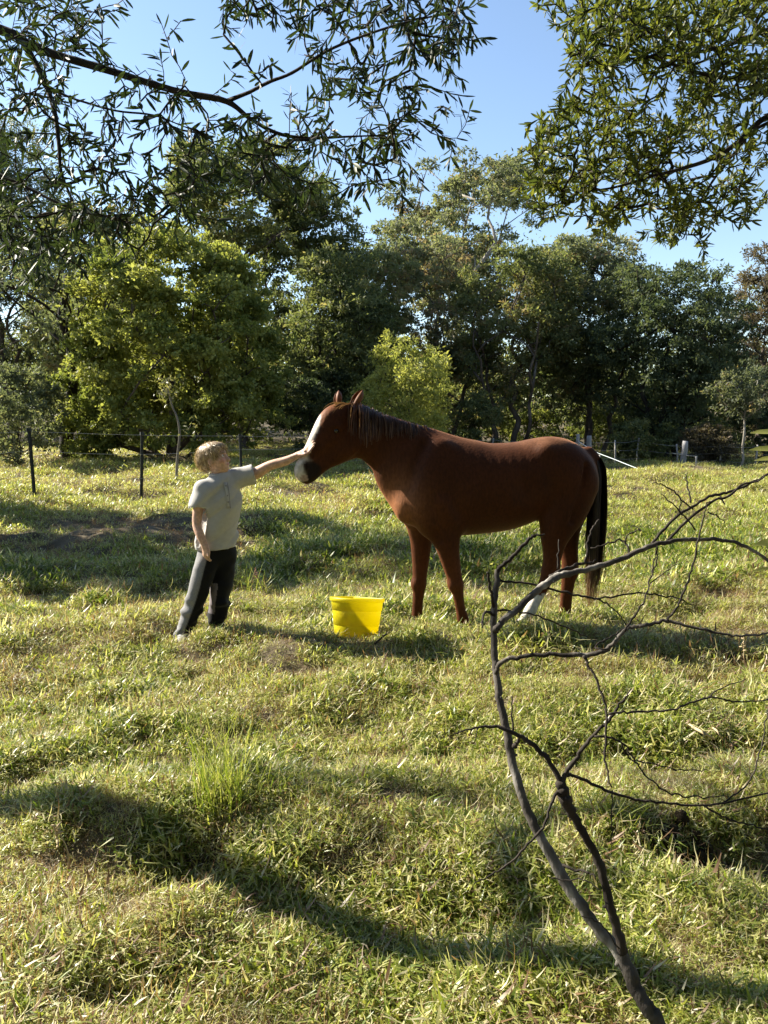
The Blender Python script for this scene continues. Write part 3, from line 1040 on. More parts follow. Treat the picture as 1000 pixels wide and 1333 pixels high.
k = sk.nearest(P(295, 132, 3.95))
pts, rad = trace3([(325, 120, 3.93), (352, 106, 3.9), (380, 95, 3.88), (425, 67, 3.85), (475, 46, 3.8), (540, 26, 3.75), (600, 16, 3.7)], [6, 5.5, 5, 4.5, 4, 3, 1.8])
sk.trace(pts, rad, k)
k = sk.nearest(P(30, 54, 4.12))
pts, rad = trace3([(45, 80, 4.08), (62, 115, 4.0), (72, 150, 3.95), (77, 190, 3.9), (80, 225, 3.85), (95, 262, 3.8)], [10, 9, 8, 7, 5.5, 3])
sk.trace(pts, rad, k)
k = sk.nearest(P(65, 112, 4.0))
pts, rad = trace3([(100, 130, 4.0), (150, 144, 3.95), (200, 150, 3.9), (240, 165, 3.85)], [4, 3.5, 3, 2])
sk.trace(pts, rad, k)
k = sk.nearest(P(-180, -10, 4.35))
pts, rad = trace3([(-120, -70, 4.2), (20, -110, 4.0), (200, -120, 3.8), (380, -80, 3.6), (470, -40, 3.5)], [11, 9, 8, 6, 3])
sk.trace(pts, rad, k)
k = sk.nearest(P(-300, 20, 4.5))
pts, rad = trace3([(-200, 120, 4.3), (-90, 190, 4.1), (10, 232, 4.0), (90, 270, 3.9), (170, 290, 3.8)], [9, 8, 6, 4.5, 2.5])
sk.trace(pts, rad, k)
tl = targets([([(0, 0), (165, 0), (150, 40), (60, 60), (0, 90)], 26),
              ([(255, -30), (620, -30), (605, 60), (520, 90), (440, 60), (330, 30)], 44),
              ([(400, 40), (610, 30), (590, 110), (470, 130), (400, 100)], 26),
              ([(300, 130), (400, 110), (560, 130), (575, 215), (480, 235), (330, 200)], 34),
              ([(-20, 90), (90, 110), (200, 190), (270, 200), (270, 280), (150, 300), (60, 340), (-20, 330)], 92),
              ([(120, 70), (300, 140), (310, 200), (200, 190)], 10),
              ([(230, 190), (400, 190), (430, 245), (260, 265)], 20)], rl, 3.35, 4.7, 4, .10)
e1 = sk.grow(tl, rl, .07, -.05, .14)
d1 = leafy(sk, e1, rl, (.0155, 14), (.042, .086), (.0105, .018), .50, .85, 'leaf_willow', .42, .1, rows=.92)
# the rest of this crown, above and left of the view
to = [np.array([-4.6 + 1.5 * t + rl.normal(0, .10), 4.72 - .42 * t + rl.normal(0, .09), 3.0 + rl.normal(0, .16)]) for t in rl.rand(70)]  # unseen row of leaves placed to cast a shade band in front
to += [np.array([rl.uniform(-5.4, -3.6), rl.uniform(3.2, 5.2), rl.uniform(3.4, 5.2)]) for _ in range(40)]
to = [q for q in to if q[0] < -0.56 * q[1]]
e2 = sk.grow(to, rl, .1, -.05, .14)
d2 = leafy(sk, e2, rl, (.02, 14), (.06, .12), (.011, .02), .75, .6, 'leaf_willow', .42, .1, rows=.6)
mb = MB()
sk.mesh(mb, .0021, .42, (8, 4), .012, rng=rl)
mb.build('bough', M['dark_bark'], left_tree)
hang(left_tree, [np.concatenate(q) for q in zip(d1, d2)], 'leaf_willow')

# the broad leaved tree at the right
rr_ = np.random.RandomState(12)
tb = (3.9, 5.2)
right_tree = thing('overhanging_tree', (tb[0], tb[1], G(*tb)), 'dense leaved tree reaching in from the upper right with yellow green sunlit leaf clusters', 'tree')
sk = Skeleton()
z0 = G(*tb)
stem = spline(np.array([[tb[0], tb[1], z0 - .2], [tb[0] - .05, tb[1], z0 + 1.2], [tb[0] + .05, tb[1] - .1, z0 + 2.5], [tb[0] - .1, tb[1] - .2, z0 + 3.8], [tb[0] - .15, tb[1] - .3, z0 + 4.8]]), 5)
sk.trace(stem, np.linspace(.14, .05, len(stem)))
for line, w in (([(1250, 60, 4.9), (1120, 90, 4.75), (1000, 151, 4.6), (965, 182, 4.55), (930, 205, 4.5), (890, 219, 4.45), (850, 229, 4.4), (800, 244, 4.35), (755, 250, 4.3)], [16, 13, 9.5, 8.5, 7.5, 6.5, 5, 4, 2.5]),
                ([(1200, 80, 4.9), (1100, 95, 4.7), (1000, 100, 4.5), (950, 102, 4.45), (910, 95, 4.4), (870, 82, 4.35), (820, 66, 4.3), (760, 52, 4.25)], [13, 11, 8, 7, 6, 5, 4, 2.5]),
                ([(1220, -60, 5.0), (1100, 0, 4.8), (1000, 38, 4.7), (950, 58, 4.65), (900, 66, 4.6), (840, 40, 4.5)], [14, 11, 7, 6, 5, 3]),
                ([(1150, 120, 4.8), (1000, 160, 4.75), (960, 195, 4.7), (925, 240, 4.65), (900, 285, 4.6), (890, 310, 4.6)], [9, 6, 5, 4, 3, 2])):
    pts, rad = trace3(line, w)
    sk.trace(pts, rad, sk.nearest(pts[0]))
tr_ = targets([([(722, 0), (1010, -30), (1010, 112), (905, 112), (850, 95), (775, 100), (742, 50)], 128),
               ([(692, 190), (715, 135), (800, 122), (860, 140), (905, 165), (850, 235), (800, 300), (735, 292), (702, 255)], 98),
               ([(820, 232), (960, 215), (975, 270), (935, 300), (905, 335), (880, 322), (830, 290)], 30),
               ([(880, 120), (1010, 115), (1010, 235), (950, 220), (900, 190)], 26)], rr_, 4.0, 5.1, 6, .065)
e1 = sk.grow(tr_, rr_, .07, -.04, .12)
d1 = leafy(sk, e1, rr_, (.0075, 17), (.036, .070), (.0105, .0165), -.12, 1.0, 'leaf_broad', .66, .1, whorl=.15, rows=.75)
to = [np.array([rr_.uniform(2.75, 5.2), rr_.uniform(4.0, 6.2), rr_.uniform(2.6, 5.6)]) for _ in range(80)]
to = [q for q in to if q[0] > .56 * q[1]]
e2 = sk.grow(to, rr_, .1, -.04, .12)
d2 = leafy(sk, e2, rr_, (.015, 16), (.05, .095), (.013, .021), .8, .05, 'leaf_broad', .45, .1, whorl=.8, rows=.42)
mb = MB()
sk.mesh(mb, .0021, .42, (8, 4), .012, rng=rr_)
mb.build('bough', M['dark_bark'], right_tree)
hang(right_tree, [np.concatenate(q) for q in zip(d1, d2)], 'leaf_broad')

# leafy shoot just inside the right edge
b = P(1075, 1200, 2.35)
shoot = thing('leafy_shoot', (b[0], b[1], G(b[0], b[1])), 'few large yellow green leaves of a shoot poking in at the right edge', 'shoot')
mb = MB()
q = spline(np.array([[b[0], b[1], G(b[0], b[1]) - .03], P(1075, 950, 2.33), P(1060, 760, 2.3), P(1052, 640, 2.3), P(1040, 560, 2.3)]), 6)
v, f = tube(q, np.linspace(.008, .003, len(q)), 6)
mb.add(v, f)
mb.build('stem', M['twig'], shoot)
for (u, v), (u2, v2), w in (((1045, 566), (981, 556), .026), ((1046, 588), (980, 578), .028), ((1050, 596), (986, 592), .022), ((1056, 700), (983, 703), .03), ((1056, 735), (982, 736), .014), ((1050, 612), (1110, 600), .026), ((1060, 800), (1130, 790), .028), ((1050, 640), (1100, 655), .026)):
    a, e = P(u, v, 2.3), P(u2, v2, 2.26)
    L = np.linalg.norm(e - a)
    V, F, t = leaf_long(a[None], unit(e - a)[None], np.array([[0.1, -.45, .8]]), [L], [w * 1.25], np.array([.85]), [-.12])
    link('leaf', mesh('leaf', V, F, M['leaf_bright'], True, {'tint': t}), shoot)

# ---------------------------------------------------------------- fences
lfence = thing('wire_fence', (-6.26, 13.6, G(-6.26, 13.6)), 'wire fence on black steel pickets running back behind the boy', 'fence')
fp = [(-7.9, 11.6, 1.3), (up_at(40, 13.6), 13.6, None), (up_at(186.5, 15.4), 15.4, None), (up_at(313, 17.4), 17.4, None), (up_at(412, 19.5), 19.5, None), (up_at(479, 21.4), 21.4, None), (up_at(560, 23.2), 23.2, None)]
tops = {40: 558, 186: 563, 313: 565, 412: 566, 479: 567, 560: 568}
posts = []
for i, (x, y, h) in enumerate(fp):
    z = G(x, y)
    if h is None:
        h = P(500, [558, 563, 565, 567, 568, 569][i - 1], y)[2] - z
    tilt = [0, 0.03, -0.05, .02, -.03, .03, 0][i]
    mb = MB()
    # Y-shaped star picket
    for a in (0.4, 2.5, 4.6):
        c, s = math.cos(a), math.sin(a)
        v, f = box((0.017, 0, 0), (0.038, 0.012, 1.0), None)
        v = np.stack([v[:, 0] * c - v[:, 1] * s, v[:, 0] * s + v[:, 1] * c, (v[:, 2] + .5)], 1)
        v[:, 2] = v[:, 2] * (h + .3) - .3
        v[:, 0] += tilt * (v[:, 2] - h) * -1.0
        mb.add(v + np.array([x, y, z]), f)
    if i in (1, 2):      # plastic cap
        v, f = tube([(x, y, z + h - .05), (x, y, z + h + .012)], [.045, .04], 8)
        mb.add(v, f)
    mb.build('post', M['picket'], lfence, False)
    posts.append(np.array([x, y, z, h]))
for fr in (.97, .70, .36):
    pts = []
    for a, b_ in zip(posts[:-1], posts[1:]):
        for t in np.linspace(0, 1, 9)[:-1]:
            q = a * (1 - t) + b_ * t
            pts.append((q[0], q[1] - .03, q[2] + fr * q[3] - .05 * 4 * t * (1 - t) * (1.1 - fr) - .01))
    mb = MB()
    v, f = tube(pts, [.0016 + .00009 * p[1] for p in pts], 5)
    mb.add(v, f)
    mb.build('wire', M['wire'], lfence)

bfence = thing('wire_fence', (4, 27, G(4, 27)), 'far wire fence on thin weathered stakes along the tree line at right', 'fence')
bp = []
for u, Y, vt in ((560, 27.5, 568), (640, 27.6, 570), (700, 27.5, 571), (801, 27.2, 573), (829, 27.2, 570), (880, 27.0, 578), (937, 27.0, 578), (982, 26.8, 579), (1060, 26.6, 578), (1180, 26.5, 578)):
    x = up_at(u, Y)
    z = G(x, Y)
    h = P(u, vt, Y)[2] - z
    v, f = tube([(x, Y, z - .3), (x + RNG.normal(0, .03), Y, z + h * .5), (x + RNG.normal(0, .06), Y, z + h)], [.035, .032, .03], 6, .1)
    mb = MB().add(v, f)
    mb.build('post', M['grey_timber'], bfence)
    bp.append(np.array([x, Y, z, h]))
for fr in (.92, .62, .3):
    pts = []
    for a, b_ in zip(bp[:-1], bp[1:]):
        for t in np.linspace(0, 1, 6)[:-1]:
            q = a * (1 - t) + b_ * t
            pts.append((q[0], q[1] - .04, q[2] + fr * q[3] - .04 * t * (1 - t) * 4))
    v, f = tube(pts, .006, 4)
    MB().add(v, f).build('wire', M['wire'], bfence)


def post_px(name, label, cat, u, vt, wpx, Y, mat, n=10, du=0, group=None, cap=False):
    x = up_at(u, Y)
    z = G(x, Y)
    h = P(u, vt, Y)[2] - z
    r = wpx * .5 * Y / F_PX
    o = thing(name, (x, Y, z), label, cat, group)
    dx = du * Y / F_PX
    k = np.linspace(0, 1, 8)
    pts = np.stack([x - dx + 2 * dx * k * .5 + RNG.normal(0, .006, 8), np.full(8, Y), z - .3 + (h + .3) * k], 1)
    v, f = tube(pts, r * np.array([1.05, 1.04, 1, 1, .98, .97, .97, .9]), n, .07)
    MB().add(v, f).build('shaft', mat, o)
    return o, x, z, h


o, x, z, h = post_px('timber_post', 'thick pale weathered timber post standing in the shaded grass right of the horse', 'post', 890.5, 574, 7.6, 25.2, M['white_post'], 12, 2)
for (a, b_, r) in (((875, 590), (889, 592), .018), ((893, 593), (908, 594), .018)):
    v, f = tube([P(*a, 25.1), P(*b_, 25.1)], r, 6, .1)
    MB().add(v, f).build('rail', M['grey_timber'], o)
post_px('wooden_stake', 'short thin brown stake just right of the thick pale post', 'post', 906, 594, 2.6, 24.6, M['grey_timber'], 6)
wp, x, z, h = post_px('white_post', 'short white post holding the tape, behind the rump of the horse', 'post', 751.5, 565, 4.6, 25.0, M['white_post'], 8)
post_px('white_post', 'short greyish white post partly hidden by leaves, right of the slimmer white post', 'post', 766, 567, 6.6, 25.6, M['white_post'], 8)
post_px('wooden_stake', 'leaning thin grey stake near the two short white posts', 'post', 781, 592, 2.6, 23.5, M['grey_timber'], 6, 6)

tape_pts = spline(np.array([P(752, 574, 25.0), P(775, 588, 23.9), P(800, 598, 22.6), P(825, 608, 21.5), P(848, 616, 20.6)]), 6)
tape_pts[-1][2] = G(*tape_pts[-1][:2]) + .03
v, f = tube(tape_pts, .011, 5)
tape = MB().add(v, f).build('fence_tape', M['tape'])
tag(tape, 'pale fence tape slanting down from the short white post to the grass', 'tape')

# ---------------------------------------------------------------- bare branch in the foreground
YB0 = 1.58


def dY(v):
    return YB0 + (1333 - v) * 0.00055


db = thing('dead_branch', tuple(P(858, 1400, YB0)), 'bare dead branch with forking twigs standing in the grass at front right', 'branch')
b0 = P(858, 1345, YB0)
LINES = [   # name, parent point, [(u, v)], widths px, depth offset at the end
    ('bough', [(885, 1470), (858, 1340), (845, 1315), (831, 1292), (815, 1258), (802, 1235), (778, 1209), (758, 1180), (740, 1155), (714, 1107), (699, 1080), (687, 1056), (676, 1025), (668, 994), (660, 952), (653, 920), (648, 896), (645, 868), (644, 845), (643, 800), (645, 770), (648, 742)],
     [30, 27, 27, 26, 26, 22, 20, 20, 20, 18, 17, 16.5, 15.5, 15, 14, 13, 12.5, 12, 11.5, 10.5, 10, 9], 0.05, 0),
    ('bough', [(812, 1240), (808, 1226), (801, 1200), (794, 1180), (787, 1150), (778, 1118), (768, 1098), (757, 1080), (748, 1064), (740, 1048), (733, 1034)], [18, 17, 16.5, 16, 15, 14.5, 14, 14, 15, 20, 22], -.08, .0),
    ('twig', [(733, 1030), (728, 1014), (714, 989), (703, 978), (692, 968), (680, 960), (668, 954), (650, 946), (636, 945), (623, 947), (606, 951), (591, 956)], [13, 10, 9, 8.5, 8, 7.5, 7, 6, 5, 4, 3, 1.8], -.10, -.08),
    ('twig', [(731, 1024), (737, 1006), (747, 992), (757, 977), (773, 957), (789, 941), (797, 932), (805, 920), (814, 908), (822, 897)], [10, 8, 7.5, 7, 6, 5.5, 5, 4.5, 3.5, 2], -.12, -.08),
    ('twig', [(736, 1010), (746, 1009), (770, 1020), (794, 1031), (820, 1039), (847, 1043), (880, 1047), (912, 1048), (954, 1043), (1000, 1031), (1050, 1015)], [7, 6.5, 6, 5.5, 5.5, 5, 4.5, 4, 3.5, 3, 2], -.05, -.08),
    ('twig', [(733, 1034), (722, 1034), (716, 1052), (711, 1069), (700, 1086), (687, 1099), (668, 1118), (649, 1134), (632, 1144), (615, 1150)], [8, 6, 5, 4.5, 4.2, 4, 3.5, 3.2, 2.6, 1.6], -.2, -.08),
    ('bough', [(645, 822), (650, 814), (662, 803), (676, 791), (692, 776), (708, 762), (722, 753), (735, 748), (757, 743), (780, 737), (805, 729), (826, 720), (847, 711), (864, 707), (880, 704), (904, 702), (928, 702), (941, 703), (954, 705), (978, 715), (1000, 730), (1040, 762), (1080, 800)],
     [11, 11, 10.5, 10.5, 11, 12, 12.5, 12, 9.5, 9, 9, 8.5, 8, 7.5, 7, 6.5, 6.2, 6, 5.8, 5.4, 5, 4, 2], .18, 0),
    ('twig', [(646, 746), (652, 738), (660, 731), (669, 723), (678, 713), (686, 705), (694, 698), (701, 696.5), (710, 696)], [8, 7.5, 7, 6.5, 6, 6, 5.5, 3.5, 2.5], .02, .05),
    ('twig', [(643, 790), (640, 775), (637, 760), (634, 744)], [6, 5, 4.5, 4], -.02, .04),
    ('twig', [(643, 800), (636, 797), (631, 799), (628, 806), (628, 816)], [5, 4.5, 4.5, 4, 3], -.06, .04),
    ('twig', [(715, 752), (735, 741), (750, 736), (760, 733), (768, 733), (776, 730)], [8, 6, 5.5, 5, 4, 2], .10, .08),
    ('twig', [(762, 732), (765, 715), (768, 700), (770, 690), (775, 682), (780, 676)], [4, 3.6, 3.4, 3.2, 3, 2], .10, .09),
    ('twig', [(726, 741), (727, 722), (728, 703)], [3, 2.2, 1.5], .1, .08),
    ('twig', [(650, 756), (672, 758), (696, 761), (720, 767), (739, 772), (757, 776), (775, 779), (804, 775), (840, 772), (862, 775), (880, 778), (901, 788)], [4, 4, 4, 4, 4, 3.8, 3.5, 3, 2.8, 2.5, 2.3, 1.5], .06, .05),
    ('twig', [(775, 779), (785, 783), (793, 788), (803, 797), (811, 808), (818, 816)], [3, 3, 2.6, 2.4, 2.2, 1.8], .08, .05),
    ('twig', [(647, 793), (668, 796), (690, 799), (712, 806), (735, 816), (756, 826), (772, 833)], [3.5, 3.2, 3, 3, 2.8, 2.5, 1.6], .2, .05),
    ('bough', [(645, 876), (650, 866), (657, 859), (668, 856), (688, 854), (708, 853), (735, 852), (759, 853), (776, 850), (791, 845), (804, 832), (815, 819), (826, 815.5), (837, 814), (853, 811), (869, 808), (890, 813), (912, 818), (933, 824), (954, 828), (978, 827), (1000, 824), (1045, 816)],
     [8, 8, 7.5, 7.5, 7, 7, 7.5, 8.5, 8, 7.5, 7, 6.5, 6.5, 6.5, 6, 6, 5, 4.5, 4.2, 4, 3.5, 3, 2], -.15, 0),
    ('twig', [(869, 808), (880, 793), (888, 776), (896, 757), (902, 737), (908, 708), (914, 679), (918, 665), (922, 652)], [4.2, 4, 3.8, 3.6, 3.4, 3.2, 2.8, 2.2, 1.6], -.1, -.12),
    ('twig', [(813, 820), (826, 803), (837, 786), (843, 768), (848, 748), (852, 730), (855, 711)], [4, 3.4, 3, 2.8, 2.5, 2.2, 1.6], -.05, -.1),
    ('twig', [(791, 845), (775, 843), (790, 832), (806, 822), (818, 812)], [3, 2.8, 2.6, 2.4, 1.6], -.05, -.1),
    ('twig', [(760, 854), (768, 869), (777, 887), (785, 908), (789, 930), (789, 957), (788, 984), (791, 1004), (795, 1024)], [6, 5, 4.8, 4.5, 4.5, 4.2, 4, 3.5, 2.5], -.16, -.12),
    ('twig', [(797, 1030), (796, 1060), (797, 1085), (795, 1112)], [2.5, 2, 1.8, 1.2], -.1, -.1),
    ('twig', [(847, 711), (862, 692), (880, 673), (900, 660), (922, 647), (938, 643), (954, 639), (978, 629), (1000, 618), (1040, 600)], [5.5, 5, 4.8, 4.5, 4.5, 4.5, 4.2, 4, 3.5, 2], .30, .18),
    ('twig', [(866, 706), (886, 686), (908, 667), (930, 652), (948, 646), (966, 631), (985, 626), (998, 618)], [5.5, 5, 4.6, 4.4, 4.2, 3.8, 3, 2], .2, .18),
    ('twig', [(902, 663), (890, 654), (880, 643), (868, 634), (858, 630), (850, 629)], [3, 2.8, 2.6, 2.4, 2, 1.4], .2, .2),
    ('twig', [(886, 652), (885, 662), (888, 672)], [2.4, 2, 1.4], .2, .2),
    ('twig', [(900, 654), (897, 640), (894, 625), (892, 618)], [3, 2.6, 2.2, 1.6], .25, .2),
    ('twig', [(922, 666), (932, 671), (944, 680)], [2.6, 2.2, 1.5], .2, .2),
    ('twig', [(938, 646), (941, 652), (944, 658)], [3, 2.6, 1.6], .2, .2),
    ('twig', [(905, 690), (890, 670), (875, 655), (860, 643)], [3, 2.6, 2.2, 1.4], .05, .16),
    ('twig', [(820, 722), (815, 708), (806, 703), (795, 706), (782, 711), (770, 713)], [4, 3.6, 3.4, 3.2, 2.6, 1.8], .18, .14),
    ('twig', [(814, 708), (817, 696), (826, 692), (835, 690), (829, 686), (821, 684)], [2.8, 2.4, 2.2, 2, 1.8, 1.2], .18, .16),
    ('twig', [(855, 709), (856, 725), (850, 745), (845, 760), (868, 744), (880, 735)], [2.6, 2.4, 2.2, 2, 1.8, 1.2], .1, .1),
    ('twig', [(793, 929), (812, 927), (832, 926), (853, 926), (874, 924), (898, 916), (922, 909), (938, 910), (954, 913), (978, 913), (1000, 911), (1030, 909)], [4, 3.8, 3.6, 3.4, 3.4, 3.4, 3.2, 3, 3, 2.6, 2.2, 1.6], -.05, -.12),
    ('twig', [(922, 909), (930, 900), (944, 893), (960, 888), (970, 884)], [2.8, 2.4, 2, 1.8, 1.2], -.05, -.08),
    ('twig', [(774, 958), (793, 960), (810, 967), (821, 983), (832, 1000), (850, 1018), (869, 1031), (890, 1036), (915, 1038), (950, 1035)], [4, 3.8, 3.6, 3.4, 3.2, 3, 3, 2.6, 2.2, 1.5], -.02, -.12),
    ('twig', [(810, 968), (815, 980), (821, 989), (838, 992), (858, 996), (880, 1001), (902, 1003), (924, 1002)], [3, 2.8, 2.6, 2.4, 2.2, 2, 1.8, 1.2], -.02, -.08),
    ('twig', [(916, 1049), (925, 1054), (940, 1062), (956, 1069), (980, 1075), (1000, 1079), (1040, 1086)], [3.4, 3.2, 3, 2.8, 2.6, 2.4, 1.5], -.02, -.08),
    ('twig', [(940, 1046), (960, 1032), (976, 1016), (986, 992), (992, 968), (997, 940), (1000, 915), (1003, 890)], [3, 2.8, 2.8, 2.6, 2.6, 2.4, 2.2, 1.5], .08, -.05),
    ('twig', [(668, 952), (666, 930), (667, 906)], [4, 3, 2], -.09, -.08),
    ('twig', [(622, 948), (620, 956), (620, 963)], [2.6, 2, 1.5], -.1, -.08),
    ('twig', [(669, 972), (674, 965), (677, 958)], [9, 6, 4], 0, .02),
    ('twig', [(733, 1126), (745, 1132), (757, 1134), (768, 1137), (776, 1144)], [5, 4.5, 4.2, 4, 2.5], -.05, 0),
    ('twig', [(716, 1142), (738, 1145), (756, 1145), (770, 1150), (781, 1160)], [2.6, 2.4, 2.2, 2, 1.4], -.05, 0),
    ('twig', [(806, 1236), (785, 1206), (770, 1196), (755, 1192)], [3, 2.6, 2.2, 1.4], -.12, -.06),
]
for name, line, w, dend, dst in LINES:
    k = np.linspace(0, 1, len(line))
    uvY = [(u, v, dY(v) + dst + (dend - dst) * t) for (u, v), t in zip(line, k)]
    pts, rad = trace3(uvY, [q * .80 for q in w], 4)
    thick = max(w) > 8.5
    rad = rad * (1 + RNG.normal(0, .05, len(rad)) * (1 if thick else .6))
    pts = pts + RNG.normal(0, .0012 if thick else .0015, pts.shape)
    if line[0][1] > 1450:
        pts[0][2] = min(pts[0][2], G(*pts[0][:2]) - .05)
    v, f = tube(pts, rad, 10 if thick else 6, .07)
    mb = MB().add(v, f)
    if thick:      # knots and broken stubs
        for _ in range(5):
            i = RNG.randint(3, len(pts) - 3)
            dr = unit(RNG.normal(0, 1, 3))
            v, f = tube([pts[i], pts[i] + dr * rad[i] * 1.0, pts[i] + dr * rad[i] * 1.5], [rad[i] * .55, rad[i] * .38, rad[i] * .2], 6, .15)
            mb.add(v, f)
    dark = name == 'twig' or line[0] == (812, 1240)
    mb.build(name, M['dark_wood'] if dark else M['dead_wood'], db)
    if line[0] == (812, 1240):
        kb = MB()
        for c, r in (((733, 1030), .0155), ((736, 1041), .0145), ((730, 1022), .013)):
            c3 = P(c[0], c[1], dY(c[1]) - .08)
            th_ = np.linspace(-1, 1, 7)
            v, f = tube([c3 + np.array([0.1, 0, -1]) * t * r for t in th_], r * np.sqrt(np.maximum(1 - th_ ** 2, .02)), 9, .12)
            kb.add(v, f)
        kb.build('knot', M['dark_wood'], db)

# ---------------------------------------------------------------- small things in the grass
b = P(288, 1085, 2.62)
tz = G(b[0], b[1])
tg_ = thing('grass_tuft', (b[0], b[1], tz), 'tall tuft of thin upright grass stalks standing out at front left', 'grass tuft')
rt = np.random.RandomState(3)
for nm, n, L, W, ln in (('stalk', 95, (.22, .50), (.0026, .0044), (2, 26)), ('blade', 110, (.10, .24), (.0035, .006), (8, 50))):
    me = blade_mesh(nm, rt, n, .10, L, W, ln, (4, 38), gr(.05, .62), 5)
    me.materials.clear()
    me.materials.append(M['grass'])
    o = link(nm, me, tg_, (b[0], b[1], tz))
    o['kind'] = 'stuff'
for k, (u, v, Y, n, lab) in enumerate(((215, 1035, 2.85, 34, 'short leafy grass clump left of the tall tuft'), (340, 1050, 2.72, 40, 'loose grass clump right of the tall tuft'),
                                       (325, 745, 6.9, 60, 'long pale grass clump with a pink seed head right of the boy'), (790, 1080, 2.5, 40, 'long green grass clump behind the twig at right'),
                                       (905, 700, 9.0, 50, 'green weed clump in the sunlit field right of the tail'))):
    b = P(u, v, Y)
    s = 1 if Y < 4 else 1.5
    me = blade_mesh('grass_clump', rt, n, .11 * s, (.10 * s, .22 * s), (.003 * s, .005 * s), (5, 45), (8, 50), gr(.08, .5), 4)
    o = link('grass_clump', me, None, (b[0], b[1], G(b[0], b[1])))
    tag(o, lab, 'grass clump')


def stalk(u, v, Y, hpx, lab, name='seed_stalk', c='dry_stem'):
    b = P(u, v, Y)
    z = G(b[0], b[1])
    h = hpx * Y / F_PX + .05
    o = thing(name, (b[0], b[1], z), lab, 'stalk')
    pts = np.array([[b[0], b[1], z - .02], [b[0] + rt.normal(0, .01), b[1], z + h * .5], [b[0] + rt.normal(0, .03), b[1], z + h]])
    q = spline(pts, 4)
    MB().add(*tube(q, np.linspace(.003, .0016, len(q)), 5)).build('stem', M[c], o)
    hb = MB()
    for _ in range(10):
        p = q[-1] - np.array([0, 0, rt.uniform(0, h * .45)])
        d = unit(rt.normal(0, 1, 3) + np.array([0, 0, 1.0]))
        hb.add(*tube([p, p + d * .012, p + d * .026], [.002, .0048, .001], 5))
    hb.build('seed_head', M[c], o)


M['dry_stem'] = plain('dry_stem', (0.42, 0.33, 0.20), .8, .1)
M['pink_stem'] = plain('pink_stem', (0.40, 0.22, 0.17), .8, .1)
stalk(967, 868, 4.6, 34, 'dry pale seed stalk in the grass near the right edge')
stalk(328, 745, 6.8, 34, 'thin pinkish seed stalk right of the legs of the boy', c='pink_stem')
stalk(85, 1165, 2.35, 60, 'pale upright seed stalk at the lower left', c='dry_stem')
for lab, line, w, mt in (('pale dry stick lying in the grass behind the bare twigs', [(884, 936), (912, 952), (930, 962)], 5, 'dry_stem'),
                         ('thin crooked pale stick near the right edge', [(920, 945), (932, 950), (940, 962)], 3.2, 'dry_stem'),
                         ('small dark stick lying in the grass at left', [(33, 868), (44, 871), (55, 879)], 4, 'dark_wood'),
                         ('short brown stick right of the yellow bucket', [(488, 838), (502, 826), (512, 820)], 3, 'twig')):
    pts = []
    for u, v in line:
        d = ray(u, v)
        t = (CAM_Z - .075) / -d[2]
        q = np.array([0, 0, CAM_Z]) + d * t
        for _ in range(4):
            t = (CAM_Z - (G(q[0], q[1]) + .06)) / -d[2]
            q = np.array([0, 0, CAM_Z]) + d * t
        pts.append(q)
    Y = pts[0][1]
    q = spline(np.array(pts), 4)
    o = MB().add(*tube(q, w * .5 * Y / F_PX * np.linspace(1, .6, len(q)), 6, .1)).build('stick', M[mt])
    tag(o, lab, 'stick')

# droppings
M['dung'] = noise_mat('dung', [(0.3, (0.012, 0.009, 0.006)), (0.7, (0.05, 0.037, 0.022))], 30, 6, .95, .1, .8, 90)
b = P(873, 1150, 2.42)
du = thing('manure_pile', (b[0], b[1], G(b[0], b[1])), 'dark pile of horse droppings in the grass behind the bare branch at right', 'manure')
for k in range(14):
    x, y = b[0] + rt.normal(0, .06), b[1] + rt.normal(0, .035)
    z = G(x, y) + .03 + rt.uniform(0, .025)
    r = rt.uniform(.018, .028)
    th_ = np.linspace(-1, 1, 6)
    ax = unit(rt.normal(0, 1, 3))
    v, f = tube([np.array([x, y, z]) + ax * t * r * 1.15 for t in th_], r * np.sqrt(np.maximum(1 - th_ ** 2, .03)), 8, .12)
    MB().add(v, f).build('clod', M['dung'], du)

# ---------------------------------------------------------------- yellow feed bucket (rounded front, flat back), leaning slightly away
m, nt, out = mat_new('yellow_plastic')
p = N(nt, 'ShaderNodeBsdfPrincipled')
nz = N(nt, 'ShaderNodeTexNoise'); nz.inputs['Scale'].default_value = 9; nz.inputs['Detail'].default_value = 6
rp = ramp(nt, [(0.32, (0.52, 0.44, 0.02)), (0.48, (0.66, 0.60, 0.012)), (0.75, (0.70, 0.65, 0.016))])
tc = N(nt, 'ShaderNodeTexCoord')
nt.links.new(tc.outputs['Object'], nz.inputs['Vector'])
nt.links.new(nz.outputs['Fac'], rp.inputs[0])
nt.links.new(rp.outputs[0], p.inputs['Base Color'])
p.inputs['Roughness'].default_value = .42
tr = N(nt, 'ShaderNodeBsdfTranslucent'); tr.inputs['Color'].default_value = (.95, .83, .018, 1)
ms = N(nt, 'ShaderNodeMixShader'); ms.inputs[0].default_value = .42
nt.links.new(p.outputs[0], ms.inputs[1]); nt.links.new(tr.outputs[0], ms.inputs[2]); nt.links.new(ms.outputs[0], out.inputs['Surface'])
M['bucket'] = m
M['metal'] = plain('metal', (.35, .34, .33), .35, .6)
BX, BY = up_at(462.5, 5.22), 5.22
BZ = float(P(462.5, 780, 5.2)[2]) - .268
bucket = thing('bucket', (BX, BY, BZ), 'yellow plastic feed bucket standing in the grass between the boy and the horse', 'bucket')


